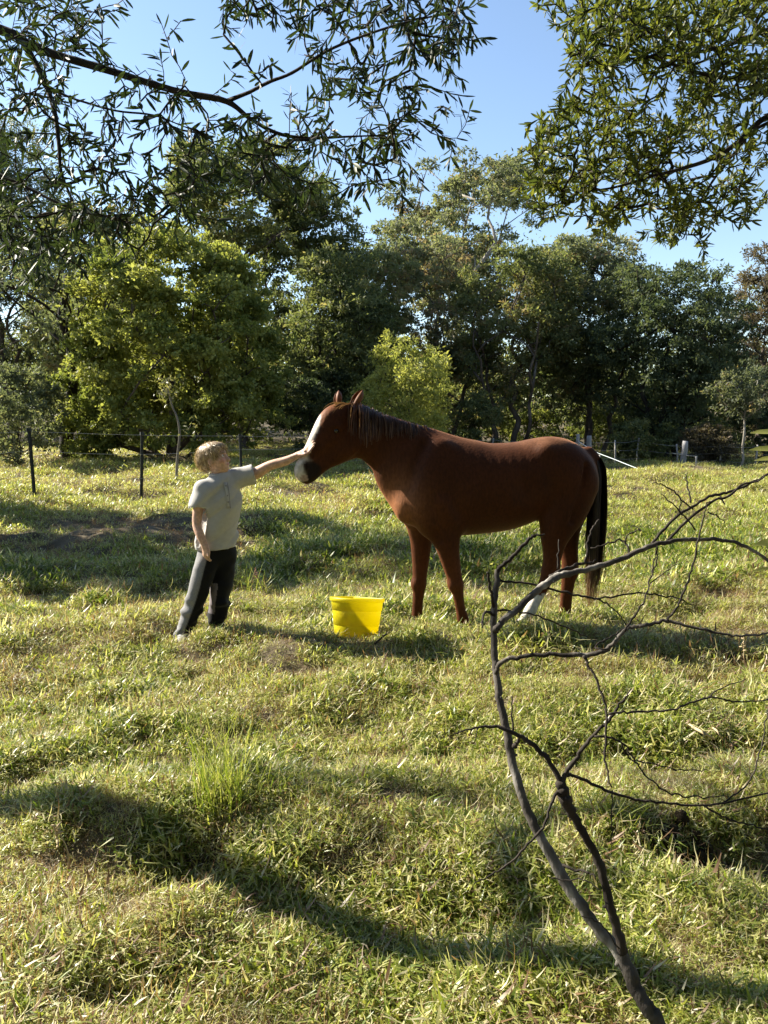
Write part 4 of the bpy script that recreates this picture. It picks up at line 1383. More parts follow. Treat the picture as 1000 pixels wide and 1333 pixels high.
def dring(r, z, n=44, flat=.62, ang=-.65):
    a = np.arange(n) / n * 2 * math.pi
    x, y = np.cos(a) * r, np.sin(a) * r
    lim = flat * r
    # squash the back of the circle to a flat side with rounded corners
    y2 = np.where(y > lim, lim + (y - lim) * .06, y)
    c, s = math.cos(ang), math.sin(ang)
    return np.stack([x * c - y2 * s, x * s + y2 * c, np.full(n, z)], 1)


prof = [(.02, .012), (.145, .0), (.150, .008), (.158, .075), (.1585, .079), (.161, .080), (.171, .178), (.1715, .182), (.175, .183), (.180, .236), (.181, .238), (.189, .243), (.192, .248), (.193, .262), (.190, .268), (.185, .268), (.183, .262), (.176, .228), (.168, .17), (.157, .08), (.147, .014), (.02, .018)]
rings = [dring(r, z) for r, z in prof]
V = np.concatenate(rings)
n = 44
F = [(i * n + j, i * n + (j + 1) % n, (i + 1) * n + (j + 1) % n, (i + 1) * n + j) for i in range(len(rings) - 1) for j in range(n)]
F += [tuple(range(n - 1, -1, -1)), tuple((len(rings) - 1) * n + j for j in range(n))]
TIL = np.array(Matrix.Rotation(math.radians(-10.8), 3, 'X') @ Matrix.Rotation(math.radians(2), 3, 'Y'))
to_w = lambda v: np.asarray(v) @ TIL.T + np.array([BX, BY, BZ])
link('shell', mesh('shell', to_w(V), F, M['bucket']), bucket)

# ---------------------------------------------------------------- continuous bodies: distance fields turned into one skin
def surface_nets(D, org, h):
    s = D < 0
    c = np.stack([s[i:D.shape[0] - 1 + i, j:D.shape[1] - 1 + j, k:D.shape[2] - 1 + k] for i in (0, 1) for j in (0, 1) for k in (0, 1)])
    mixed = c.any(0) & ~c.all(0)
    cells = np.argwhere(mixed)
    cid = np.full(mixed.shape, -1, np.int64)
    cid[tuple(cells.T)] = np.arange(len(cells))
    off = np.array([(i, j, k) for i in (0, 1) for j in (0, 1) for k in (0, 1)])
    vals = np.stack([D[cells[:, 0] + o[0], cells[:, 1] + o[1], cells[:, 2] + o[2]] for o in off], 1)
    acc, cnt = np.zeros((len(cells), 3)), np.zeros(len(cells))
    for a in range(8):
        for b in range(a + 1, 8):
            if np.abs(off[a] - off[b]).sum() != 1:
                continue
            va, vb = vals[:, a], vals[:, b]
            x = (va < 0) != (vb < 0)
            t = np.where(x, va / np.where(x, va - vb, 1), 0)
            acc += np.where(x[:, None], off[a] + t[:, None] * (off[b] - off[a]), 0)
            cnt += x
    V = (cells + acc / cnt[:, None]) * h + org
    F = []
    for ax in range(3):
        o1, o2 = (ax + 1) % 3, (ax + 2) % 3
        sl = [slice(1, -1)] * 3
        A = [slice(0, n) for n in D.shape]
        a0, a1 = list(A), list(A)
        a0[ax], a1[ax] = slice(0, -1), slice(1, None)
        ch = s[tuple(a0)] != s[tuple(a1)]
        e = np.argwhere(ch)
        e = e[(e[:, o1] > 0) & (e[:, o2] > 0) & (e[:, o1] < D.shape[o1] - 1) & (e[:, o2] < D.shape[o2] - 1)]
        ins = s[tuple(e.T)]

        def cell(d1, d2):
            q = e.copy()
            q[:, o1] += d1
            q[:, o2] += d2
            return cid[tuple(q.T)]
        q = np.stack([cell(-1, -1), cell(0, -1), cell(0, 0), cell(-1, 0)], 1)
        F.append(np.where(ins[:, None], q, q[:, ::-1]))
    F = np.concatenate(F)
    return V, F[(F >= 0).all(1)]


def relax(V, F, it=2, lam=.5):
    n = len(V)
    a = np.concatenate([F[:, i] for i in range(4)])
    b = np.concatenate([F[:, (i + 1) % 4] for i in range(4)])
    for k in range(it):
        for l in (lam, -lam * .9):
            s = np.zeros_like(V)
            c = np.bincount(a, minlength=n).astype(float)
            for d in range(3):
                s[:, d] = np.bincount(a, weights=V[b, d], minlength=n)
            V = V + l * (s / np.maximum(c, 1)[:, None] - V) * (c > 0)[:, None]
    return V


class Field:
    def __init__(self, lo, hi, h):
        self.h = h
        self.lo = np.asarray(lo, float)
        n = np.ceil((np.asarray(hi) - self.lo) / h).astype(int) + 1
        ax = [self.lo[i] + np.arange(n[i]) * h for i in range(3)]
        self.Q = np.stack(np.meshgrid(*ax, indexing='ij'), -1)
        self.D = np.full(tuple(n), 9.0)

    def box(self, lo, hi):
        a = np.clip(np.floor((lo - self.lo) / self.h).astype(int), 0, np.array(self.D.shape))
        b = np.clip(np.ceil((hi - self.lo) / self.h).astype(int) + 1, 0, np.array(self.D.shape))
        return tuple(slice(i, j) for i, j in zip(a, b))

    def chain(self, pts, ri, rl=None, lat=(0, 1, 0), sub=4, pad=.10):
        """Tapered tube: ri radius in the plane of the limb, rl radius along the sideways axis."""
        rl = ri if rl is None else rl
        A = spline(np.column_stack([np.asarray(pts, float), ri, rl]), sub)
        lat = np.asarray(lat, float)
        lat = lat / np.linalg.norm(lat)
        R = max(A[:, 3].max(), A[:, 4].max()) + pad
        sl = self.box(A[:, :3].min(0) - R, A[:, :3].max(0) + R)
        Q = self.Q[sl]
        D = np.full(Q.shape[:3], 9.0)
        for a, b in zip(A[:-1], A[1:]):
            ab = b[:3] - a[:3]
            t = np.clip(((Q - a[:3]) @ ab) / (ab @ ab + 1e-12), 0, 1)
            o = Q - a[:3] - t[..., None] * ab
            l = o @ lat
            p2 = np.maximum((o * o).sum(-1) - l * l, 0)
            r1 = a[3] + (b[3] - a[3]) * t
            r2 = a[4] + (b[4] - a[4]) * t
            k = np.sqrt(p2 / (r1 * r1) + l * l / (r2 * r2))
            np.minimum(D, (k - 1) * np.minimum(r1, r2), out=D)
        return sl, D

    def ell(self, c, r, rot=None, pad=.08):
        r = np.asarray(r, float)
        R = r.max() + pad
        c = np.asarray(c, float)
        sl = self.box(c - R, c + R)
        o = self.Q[sl] - c
        if rot is not None:
            o = o @ np.asarray(rot)
        return sl, (np.linalg.norm(o / r, axis=-1) - 1) * r.min()

    def add(self, prim, k=.02):
        sl, d = prim
        a = self.D[sl]
        h = np.maximum(k - np.abs(a - d), 0) / k
        self.D[sl] = np.minimum(a, d) - h * h * k * .25
        return self

    def sub(self, prim, k=.01):
        sl, d = prim
        a = -self.D[sl]
        h = np.maximum(k - np.abs(a - d), 0) / k
        self.D[sl] = -(np.minimum(a, d) - h * h * k * .25)
        return self

    def cut(self, p, n, where=None):
        """Keep what lies behind the plane through p with outward normal n."""
        d = (self.Q - np.asarray(p)) @ (np.asarray(n, float) / np.linalg.norm(n))
        self.D = np.maximum(self.D, d) if where is None else np.where(where(self.Q), np.maximum(self.D, d), self.D)
        return self

    def mesh(self, it=2):
        V, F = surface_nets(self.D, self.lo, self.h)
        return relax(V, F, it), F


def strands(roots, dirs, lens, w, rng, grav=1.0, seg=5, curl=.08, tint=None, side=None):
    """Thin tapering hair ribbons bent by their weight."""
    V, F, T = [], [], []
    n = len(roots)
    p = np.array(roots, float)
    d = unit(np.array(dirs, float))
    lens = np.asarray(lens)[:, None]
    rows = []
    for s in range(seg + 1):
        f = s / seg
        sd = unit(np.cross(d, np.array([0.25, -0.9, 0.1]) + rng.normal(0, .3, (n, 3)) * 0.6))
        ww = np.asarray(w)[:, None] * (1 - .75 * f ** 2) * .5
        rows.append(np.stack([p - sd * ww, p + sd * ww], 1))
        p = p + d * lens / seg
        d = unit(d + np.array([0, 0, -grav]) * .5 + rng.normal(0, curl, (n, 3)))
    R = np.stack(rows, 1).reshape(n, -1, 3)
    k = (seg + 1) * 2
    b = np.arange(n)[:, None] * k
    F = np.concatenate([b + np.array([2 * s, 2 * s + 1, 2 * s + 3, 2 * s + 2]) for s in range(seg)])
    t0 = rng.rand(n) if tint is None else tint
    T = np.clip(t0[:, None] + np.repeat(np.linspace(0, .25, seg + 1), 2)[None], 0, 1).ravel()
    return R.reshape(-1, 3), F, T


def hair_mat(name, stops, rough=.4, trans=.25):
    m = leaf_mat(name, stops, trans, rough, .5, False, 1.0)
    return m


def coat_mat(name, attr='coat', rough=.5, spec=.35, scale=60, bump=.25, stretch=(1, 1, 1), sheen=.2, dist=.004):
    m, nt, out = mat_new(name)
    a = N(nt, 'ShaderNodeAttribute', attribute_name=attr)
    tc = N(nt, 'ShaderNodeTexCoord')
    mp = N(nt, 'ShaderNodeMapping')
    mp.inputs['Scale'].default_value = stretch
    nt.links.new(tc.outputs['Object'], mp.inputs[0])
    nz = N(nt, 'ShaderNodeTexNoise')
    nz.inputs['Scale'].default_value = scale
    nz.inputs['Detail'].default_value = 5
    nt.links.new(mp.outputs[0], nz.inputs['Vector'])
    r = ramp(nt, [(0.3, (.72, .72, .72)), (.7, (1.2, 1.2, 1.2))])
    nt.links.new(nz.outputs['Fac'], r.inputs[0])
    mx = N(nt, 'ShaderNodeMix', data_type='RGBA', blend_type='MULTIPLY')
    mx.inputs[0].default_value = 1
    nt.links.new(a.outputs['Color'], mx.inputs[6])
    nt.links.new(r.outputs[0], mx.inputs[7])
    p = N(nt, 'ShaderNodeBsdfPrincipled')
    nt.links.new(mx.outputs[2], p.inputs['Base Color'])
    p.inputs['Roughness'].default_value = rough
    p.inputs['Specular IOR Level'].default_value = spec
    p.inputs['Sheen Weight'].default_value = sheen
    b = N(nt, 'ShaderNodeBump')
    b.inputs['Strength'].default_value = bump
    b.inputs['Distance'].default_value = dist
    nt.links.new(nz.outputs['Fac'], b.inputs['Height'])
    nt.links.new(b.outputs[0], p.inputs['Normal'])
    nt.links.new(p.outputs[0], out.inputs['Surface'])
    return m


# ---------------------------------------------------------------- the horse
def HY(u):
    """Distance of the horse's middle plane: the forehand stands slightly nearer."""
    return 5.50 + (u - 545) / 200 * .10


def hp_(u, v, dy=0.0):
    return P(u, v, HY(u) + dy)


HS = 5.62 / 1000 * 1.005     # metres per pixel on the horse


def limb(nodes, side):
    pts, ri, rl = [], [], []
    for q in nodes:
        u, v, r, l = q[:4]
        dy = side * (q[4] if len(q) > 4 else .15)
        pts.append(hp_(u, v, dy))
        ri.append(r * HS)
        rl.append(l)
    return pts, ri, rl


HF = Field((-.85, 5.0, -.14), (1.85, 6.05, 1.62), .0135)
trunk = [(551, 643, 38, .15), (562, 637, 52, .19), (578, 633, 62, .225), (600, 634, 62, .25), (630, 635.5, 58, .275), (655, 633.5, 56, .28), (678, 628, 52.5, .27), (698, 618.5, 47, .25), (720, 617, 47, .245), (734, 619.5, 42, .23), (743, 623, 34, .20)]
pts = [hp_(u, v) for u, v, r, l in trunk]
HF.add(HF.chain(pts, [r * HS for _, _, r, _ in trunk], [l for *_, l in trunk], sub=4), .03)
# withers and back ridge, croup muscles, shoulder blades, breast
HF.add(HF.chain([hp_(556, 581), hp_(572, 585), hp_(590, 594), hp_(612, 604)], [18 * HS, 18 * HS, 18 * HS, 16 * HS], [.06, .065, .07, .07]), .05)
for sd in (-1, 1):
    HF.add(HF.ell(hp_(716, 604, sd * .10), (.19, .13, .17)), .07)
    HF.add(HF.ell(hp_(743, 630, sd * .115), (.145, .105, .19)), .06)
    HF.add(HF.chain([hp_(572, 590, sd * .12), hp_(563, 620, sd * .155), hp_(552, 655, sd * .16), hp_(560, 678, sd * .15)], [.09, .115, .11, .085], [.06, .075, .08, .075]), .06)
    HF.add(HF.ell(hp_(529, 659, sd * .085), (.085, .085, .12)), .05)
    HF.add(HF.ell(hp_(590, 684, sd * .12), (.08, .07, .07)), .05)
# neck
YAW = math.radians(24)
LATN = np.array([0, 1, 0])
neck = [(462, 560, 24, .058, -.03), (477, 566, 28.5, .068, -.02), (494, 574, 32, .080, 0), (511, 583, 37, .095, 0), (527, 596, 43.5, .115, 0), (541, 611, 52, .15, 0), (555, 625, 52, .17, 0)]
HF.add(HF.chain([hp_(u, v, d) for u, v, r, l, d in neck], [r * HS for _, _, r, _, _ in neck], [l for _, _, _, l, _ in neck], sub=5), .05)
# head, turned a little to the camera
LATH = np.array([-math.sin(YAW), math.cos(YAW), 0])
poll = hp_(456, 545, -.02)


def hd(u, v, lat=0.0):
    q = P(u, v, poll[1])
    dx = q[0] - poll[0]
    return np.array([poll[0] + dx, poll[1] + dx * math.tan(YAW) * .9, q[2]]) + LATH * lat


face = [(445, 545, 19, .085), (436.5, 549, 20, .09), (430, 559, 19.8, .088), (423, 570, 17.8, .076), (416.5, 580, 15.6, .063), (410, 590, 13.8, .055), (405, 600, 12.6, .053), (400, 607.5, 13, .057), (398, 612, 12.3, .055)]
HF.add(HF.chain([hd(u, v) for u, v, *_ in face], [r * HS for _, _, r, _ in face], [l for *_, l in face], LATH, 5), .03)
jaw = [(456, 566, 21, .072), (449, 577, 21, .074), (440, 586, 17.5, .064), (427, 598, 11.5, .046), (415, 609, 9.0, .042), (407, 617, 8.6, .044), (402, 619.5, 8.3, .046)]
HF.add(HF.chain([hd(u, v) for u, v, *_ in jaw], [r * HS for _, _, r, _ in jaw], [l for *_, l in jaw], LATH, 5), .035)
for sd in (-1, 1):
    HF.add(HF.ell(hd(447, 577, sd * .052), (.085, .03, .085)), .03)             # cheek
    HF.add(HF.ell(hd(432, 556, sd * .072), (.045, .026, .032)), .025)           # brow over the eye
    HF.add(HF.chain([hd(428, 571, sd * .068), hd(416, 584, sd * .054)], [.02, .012], [.016, .012], LATH), .03)
    HF.add(HF.ell(hd(395.5, 606, sd * .042), (.030, .022, .036)), .02)            # nostril rim
    HF.sub(HF.ell(hd(392.5, 607, sd * .058), (.012, .014, .019)), .012)
    HF.sub(HF.ell(hd(433, 561, sd * .098), (.022, .017, .018)), .015)
HF.sub(HF.chain([hd(391, 619.5, -.07), hd(399, 617.5, -.075), hd(409, 612, -.07)], [.0065] * 3, [.02] * 3, LATH), .008)     # mouth line
HF.add(HF.ell(hd(452, 531, 0), (.05, .055, .035)), .04)                           # poll
# limbs
near, far = -1, 1
limbs = {
    'near_fore': ([(570, 668, 34, .10), (576, 684, 25, .09), (581, 702, 17.5, .072), (584.5, 720, 13.5, .06), (588.5, 738, 11.2, .05), (592, 752, 9.6, .046), (594, 761, 9.6, .047), (596, 771, 7.6, .036), (598, 784, 6.5, .03), (600.5, 797, 6.6, .031), (602.5, 805, 7.8, .037), (603, 812, 6.6, .034), (603.5, 820, 8, .043)], near),
    'far_fore': ([(549, 668, 26, .09), (549, 684, 20, .08), (548.5, 702, 15, .066), (548, 720, 12.6, .056), (547.2, 738, 10.6, .048), (546.5, 751, 9.6, .046), (546, 760, 9.7, .047), (545.2, 770, 8.0, .036), (544, 784, 7.2, .03), (543, 797, 7.2, .031), (543, 804, 8.0, .037), (542, 810, 6.8, .034), (541, 819, 8, .043)], far),
    'near_hind': ([(740, 632, 38, .12), (734, 660, 31, .12), (727, 681, 24, .10), (722, 700, 17.5, .078), (720, 717, 13.2, .06), (718, 732, 11.2, .05), (715.5, 743, 11.0, .047), (711, 755, 8.6, .039), (704, 770, 7.2, .032), (696, 785, 7.0, .032), (690.5, 795, 8.2, .038), (685, 803, 6.8, .034), (680, 812, 8, .043)], near),
    'far_hind': ([(742, 640, 36, .11), (740, 668, 24, .10), (739, 690, 17, .08), (740, 708, 13.5, .064), (741.5, 724, 11.4, .052), (742, 736, 11.2, .05), (741, 748, 10.5, .047), (739.5, 760, 9.0, .037), (737.5, 776, 8.2, .031), (736, 792, 8.2, .032), (735, 800, 8.8, .038), (733, 807, 7.2, .034), (731, 815, 8.2, .043)], far)}
HOOF = {}
for nm, (nodes, sd) in limbs.items():
    nodes = [(u, v, r, l, .125 if i < 2 else .135) for i, (u, v, r, l) in enumerate(nodes)]
    pts, ri, rl = limb(nodes, sd)
    HOOF[nm] = (pts[-1], pts[-2])
    HF.add(HF.chain(pts, ri, rl, sub=3), .028 if 'hind' in nm else .03)
    # point of hock, knee bump
    j = 6
    q = pts[j]
    if 'hind' in nm:
        HF.add(HF.ell(q + np.array([.042, 0, .022]), (.026, .022, .034)), .03)
    else:
        HF.add(HF.ell(q + np.array([-.012, 0, 0]), (.050, .047, .050)), .025)
HF.add(HF.chain([hp_(766, 590), hp_(773, 596), hp_(778, 606)], [.05, .042, .03], [.045, .038, .03]), .04)     # dock
for sd in (-1, 1):
    HF.sub(HF.chain([hp_(592, 588, sd * .235), hp_(585, 615, sd * .275), hp_(584, 645, sd * .285), hp_(592, 672, sd * .265)], [.022, .03, .03, .022], None), .04)
    HF.sub(HF.chain([hp_(553, 578, sd * .13), hp_(541, 602, sd * .175), hp_(532, 632, sd * .205)], [.018, .026, .026], None), .04)
    HF.sub(HF.ell(hp_(690, 640, sd * .33), (.085, .07, .12)), .06)
    HF.sub(HF.chain([hp_(762, 606, sd * .205), hp_(757, 640, sd * .252), hp_(744, 678, sd * .228)], [.012, .019, .014], None), .03)
    HF.add(HF.ell(hp_(711, 590, sd * .185), (.05, .04, .05)), .05)
    HF.add(HF.chain([hp_(576, 655, sd * .215), hp_(588, 676, sd * .205)], [.05, .045], [.04, .035]), .04)
    HF.sub(HF.chain([hp_(568, 690, sd * .21), hp_(574, 704, sd * .195)], [.012, .012], None), .02)
rib = sstep(600 * 0, 1, (HF.Q[..., 0] - .48) / .12) * sstep(1.12, .98, HF.Q[..., 0]) * sstep(.78, .9, HF.Q[..., 2]) * sstep(1.36, 1.2, HF.Q[..., 2])
HF.D += .0014 * rib * np.sin((HF.Q[..., 0] + .25 * HF.Q[..., 2]) * 88)
V, F = HF.mesh(2)
hor = thing('horse', (1.0, 5.56, G(1.0, 5.56)), 'chestnut horse with white blaze and dark tail standing side on', 'horse')

# coat: chestnut, white blaze and lip, dark muzzle skin, one white hind sock
ch = np.array([.054, .0165, .006])
col = np.tile(ch, (len(V), 1))
vx = vnoise(V[:, 0] / .22, V[:, 2] / .22, 31) + .5 * vnoise(V[:, 0] / .07, V[:, 2] / .09, 32)
col *= (1 + .28 * vx)[:, None]
# sunlight painted into the coat on chest and top line; legs lighter
chest_lit = np.exp(-(((V[:, 0] - .10) / .16) ** 2 + ((V[:, 2] - .93) / .20) ** 2))
col = col * (1 - chest_lit[:, None]) + chest_lit[:, None] * np.array([.22, .09, .040])
top_lit = sstep(1.29, 1.40, V[:, 2]) * sstep(.35, .8, V[:, 0]) * (.55 + .6 * vx)  # paler top line stands in for sun on the croup
top_lit = np.clip(top_lit, 0, 1)[:, None]
col = col * (1 - top_lit) + top_lit * np.array([.22, .105, .055])
low = sstep(.75, .45, V[:, 2])
col = col * (1 - low[:, None]) + low[:, None] * np.array([.080, .0245, .009]) * (1 + .3 * vx)[:, None]
a0, a1 = hd(443, 541), hd(390, 606)
ax = unit(a1 - a0)
rel = V - a0
s_ = rel @ ax
latd = rel @ LATH
pl = unit(np.cross(ax, LATH))
if pl[0] > 0:
    pl = -pl
fr = rel @ pl
headm = (V[:, 0] < hp_(455, 0)[0]) & (s_ > -.08)
L_ = np.linalg.norm(a1 - a0)
t_ = s_ / L_
wid = np.interp(t_, [.17, .25, .36, .55, .75, .95, 1.1], [.0, .030, .044, .036, .034, .046, .055]) + .008 * vnoise(V[:, 2] / .02, V[:, 1] / .02, 33)
front = fr > np.interp(t_, [0, .3, .6, .9, 1.1], [-.06, -.035, -.035, -.045, -.09])
wm = sstep(.010, -.010, np.abs(latd) - wid) * sstep(-.012, .012, fr - np.interp(t_, [0, .3, .6, .9, 1.1], [-.06, -.035, -.035, -.045, -.09])) * sstep(.16, .22, t_) * headm
blaze = wm > .6
fore_lit = headm & (t_ < .35) & (fr > -.03) & (np.abs(latd) < .06)  # sunlit forehead painted as paler coat
col[fore_lit] = np.array([.15, .053, .019])
col = col * (1 - wm[:, None]) + wm[:, None] * np.array([.60, .55, .48])
muz = np.linalg.norm((V - hd(403, 613, -.05)) / np.array([.085, .10, .078]), axis=1)
mz = (sstep(1.1, .85, muz) * headm * (1 - wm))[:, None]
col = col * (1 - mz) + mz * np.array([.016, .010, .008])
lip = headm & (np.linalg.norm((V - hd(397, 620, -.03)) / np.array([.030, .05, .026]), axis=1) < 1)
col[lip] = np.array([.34, .25, .22])
c0, c1 = hp_(708, 777, -.14), hp_(690, 795, -.14)
pv, hv = HOOF['near_hind'][0], hp_(704, 770, -.14)
sock = (V[:, 2] < P(704, 772, 5.45)[2] + .01 * vnoise(V[:, 0] / .015, V[:, 1] / .015, 35)) & (V[:, 1] < 5.60) & (V[:, 0] > .85) & (V[:, 0] < hp_(722, 0)[0])
col[sock] = np.array([.62, .58, .52])
M['coat'] = coat_mat('coat', 'coat', .6, .10, 70, .6, (1, 1, .45), .2)
pb_ = [n_ for n_ in M['coat'].node_tree.nodes if n_.type == 'BSDF_PRINCIPLED'][0]
pb_.inputs['Sheen Roughness'].default_value = .35
pb_.inputs['Sheen Tint'].default_value = (1.0, .48, .24, 1)
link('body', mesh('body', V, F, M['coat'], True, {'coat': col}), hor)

# hooves
M['hoof'] = noise_mat('hoof', [(.3, (.05, .04, .03)), (.7, (.13, .10, .07))], 20, 4, .6, .3, .3)
for nm, (hc, pc) in HOOF.items():
    z = min(hc[2], G(hc[0], hc[1]) + .045)
    zb = G(hc[0], hc[1]) - .02
    c = np.array([hc[0] - .012, hc[1], 0])
    rows = []
    for k, (zz, r, dx) in enumerate(((max(z + .035, zb + .08), .042, .012), (zb + .03, .055, -.008), (zb, .060, -.016), (zb - .005, .03, -.01))):
        a = np.arange(14) / 14 * 6.283
        rows.append(np.stack([c[0] + dx + np.cos(a) * r * 1.1, c[1] + np.sin(a) * r, np.full(14, zz)], 1))
    V4 = np.concatenate(rows)
    F4 = [(i * 14 + j, i * 14 + (j + 1) % 14, (i + 1) * 14 + (j + 1) % 14, (i + 1) * 14 + j) for i in range(3) for j in range(14)] + [tuple(range(14)), tuple(42 + j for j in range(13, -1, -1))]
    o = link('hoof', mesh('hoof', V4, F4, M['hoof']), hor)

# ears: cupped, pricked
M['ear'] = plain('ear_coat', (.16, .062, .028), .6, .2)
for (bu, bv), (tu, tv), sd, w in (((443.5, 529), (443, 510), .045, .042), ((456, 530), (465.5, 509), -.045, .048)):
    b_, t__ = hd(bu, bv, sd), hd(tu, tv, sd * 1.25)
    axis = t__ - b_
    L = np.linalg.norm(axis) * 1.12
    axis = unit(axis)
    fwd = unit(np.array([-.75, -.65 if sd < 0 else -.35, 0.1]))
    fwd = unit(fwd - axis * (fwd @ axis))
    sidev = np.cross(axis, fwd)
    V5, F5 = [], []
    nr_, na = 9, 9
    for outer in (1, 0):
        for i in range(nr_):
            f_ = i / (nr_ - 1)
            r = w * (0.62 + 1.0 * f_ - .35 * f_ ** 2) * (1 - f_ ** 3.2) * (1.0 if outer else .8) + .001
            r *= .95
            for j in range(na):
                a = math.radians(-150 + 300 * j / (na - 1)) + math.pi
                V5.append(b_ + axis * L * (f_ - .06 * (1 - outer) * 0) + (fwd * math.cos(a) * r * .75 + sidev * math.sin(a) * r) - fwd * .012 * f_ * f_)
    m5 = nr_ * na
    for i in range(nr_ - 1):
        for j in range(na - 1):
            q = i * na + j
            F5.append((q, q + 1, q + na + 1, q + na))
            F5.append((m5 + q, m5 + q + na, m5 + q + na + 1, m5 + q + 1))
        for j in (0, na - 1):
            q = i * na + j
            F5.append((q, q + na, m5 + q + na, m5 + q) if j == 0 else (q, m5 + q, m5 + q + na, q + na))
    link('ear', mesh('ear', np.array(V5), F5, M['ear']), hor)

M['eye'] = plain('eye', (.012, .007, .005), .08, .6)
for sd in (-1, 1):
    c = hd(433, 560.5, sd * .082)
    th_ = np.linspace(-1, 1, 9)
    v, f = tube([c + LATH * t * .017 for t in th_], .019 * np.sqrt(np.maximum(1 - th_ ** 2, .01)), 12)
    link('eye', mesh('eye', v, f, M['eye']), hor)

rh = np.random.RandomState(4)
M['mane'] = hair_mat('mane', [(0, (.025, .009, .005)), (.6, (.07, .028, .013)), (1, (.24, .13, .07))], .38, .3)
M['tail'] = hair_mat('tail', [(0, (.010, .006, .004)), (.55, (.04, .02, .012)), (1, (.28, .15, .085))], .38, .2)
crest = spline(np.array([hp_(452, 527, -.02), hp_(465, 529, -.02), hp_(480, 535), hp_(497, 541.5), hp_(515, 547), hp_(534, 553), hp_(550, 557), hp_(566, 562)]), 8)
n = 520
k = rh.randint(0, len(crest) - 1, n)
r_ = crest[k] + (crest[k + 1] - crest[k]) * rh.rand(n)[:, None] + rh.normal(0, .006, (n, 3)) + np.array([0, 0, .004])
side = np.where(rh.rand(n) < .62, -1, 1)
fpos = k / len(crest)
ln = np.interp(fpos, [0, .08, .25, .4, .6, .85, 1], [.16, .34, .36, .24, .15, .14, .10]) * rh.uniform(.6, 1.15, n)
# hair lies against the neck: start outwards, fall along it
dr = np.stack([rh.normal(.02, .12, n), side * (.75 + .25 * rh.rand(n)), .30 + .15 * rh.rand(n)], 1)
v, f, t = strands(r_, dr, ln, rh.uniform(.004, .0085, n), rh, 1.25, 8, .07, rh.rand(n) ** 1.4 * .8)
# push strands out of the neck
nk = spline(np.array([list(hp_(u, vv, d)) + [r * HS, l] for u, vv, r, l, d in neck]), 8)
for _ in range(2):
    dd = np.linalg.norm((v[:, None, [0, 2]] - nk[None][:, :, [0, 2]]) / 1.0, axis=2)
    j = dd.argmin(1)
    e = np.sqrt(np.clip(1 - (dd[np.arange(len(v)), j] / (nk[j, 3] * 1.02)) ** 2, 0, 1)) * nk[j, 4] * 1.03
    oy = v[:, 1] - nk[j, 1]
    v[:, 1] = np.where(np.abs(oy) < e + .004, nk[j, 1] + np.where(oy < 0, -1, 1) * (e + .004 + .006 * rh.rand(len(v))), v[:, 1])
link('mane', mesh('mane', v, f, M['mane'], True, {'tint': t}), hor)
n = 150
r_ = np.array([hd(450 + rh.uniform(-4, 4), 526 + rh.uniform(-1, 2), rh.normal(0, .028)) for _ in range(n)])
v, f, t = strands(r_, np.array([-1, -.45, .12]) + rh.normal(0, .10, (n, 3)) - np.outer(rh.normal(0, .1, n), LATH), rh.uniform(.08, .17, n), rh.uniform(.004, .007, n), rh, .55, 6, .05, .35 + .5 * rh.rand(n))
link('forelock', mesh('forelock', v, f, M['mane'], True, {'tint': t}), hor)

# tail
n = 1100
path = spline(np.array([[768, 590, 7], [775, 598, 8], [779.5, 612, 9], [779, 640, 11], [777, 675, 12.5], [775, 710, 12], [773, 740, 10.5], [770, 765, 9], [768, 792, 7]]), 6)
ang, rr0 = rh.uniform(0, 6.283, n), np.sqrt(rh.rand(n))
end = np.where(rh.rand(n) < .55, rh.uniform(.45, .80, n), rh.uniform(.7, 1.0, n) )
rows = []
S_ = 12
wt = rh.uniform(.004, .008, n)
drift = rh.normal(0, 1, (n, 2))
for s in range(S_ + 1):
    x = np.clip(end * s / S_ * (len(path) - 1), 0, len(path) - 1.001)
    i = x.astype(int)
    q = path[i] + (path[i + 1] - path[i]) * (x - i)[:, None]
    uu = q[:, 0] + np.cos(ang) * rr0 * q[:, 2] + drift[:, 0] * 1.4 * s / S_ + rh.normal(0, .25, n)
    YY_ = HY(775) + np.sin(ang) * rr0 * q[:, 2] * HS * .8 + drift[:, 1] * .01 * s / S_
    pts = np.array([P(a, b, y) for a, b, y in zip(uu, q[:, 1] + rh.normal(0, .4, n), YY_)])
    ww = (wt * (1 - .8 * (s / S_) ** 2) * .5)[:, None]
    sd = unit(np.stack([np.cos(ang * 2), np.sin(ang * 2), np.zeros(n)], 1))
    rows.append(np.stack([pts - sd * ww, pts + sd * ww], 1))
R = np.stack(rows, 1).reshape(n, -1, 3)
kk = (S_ + 1) * 2
b = np.arange(n)[:, None] * kk
F6 = np.concatenate([b + np.array([2 * s, 2 * s + 1, 2 * s + 3, 2 * s + 2]) for s in range(S_)])
T6 = np.clip(.35 * rh.rand(n)[:, None] + (end[:, None] * np.repeat(np.linspace(0, 1, S_ + 1), 2)[None]) ** 1.9 * .95, 0, 1).ravel()
link('tail', mesh('tail', R.reshape(-1, 3), F6, M['tail'], True, {'tint': T6}), hor)

# ---------------------------------------------------------------- the boy
BY0 = 5.24


def bp_(u, v, dy=0.0):
    return P(u, v, BY0 + dy)


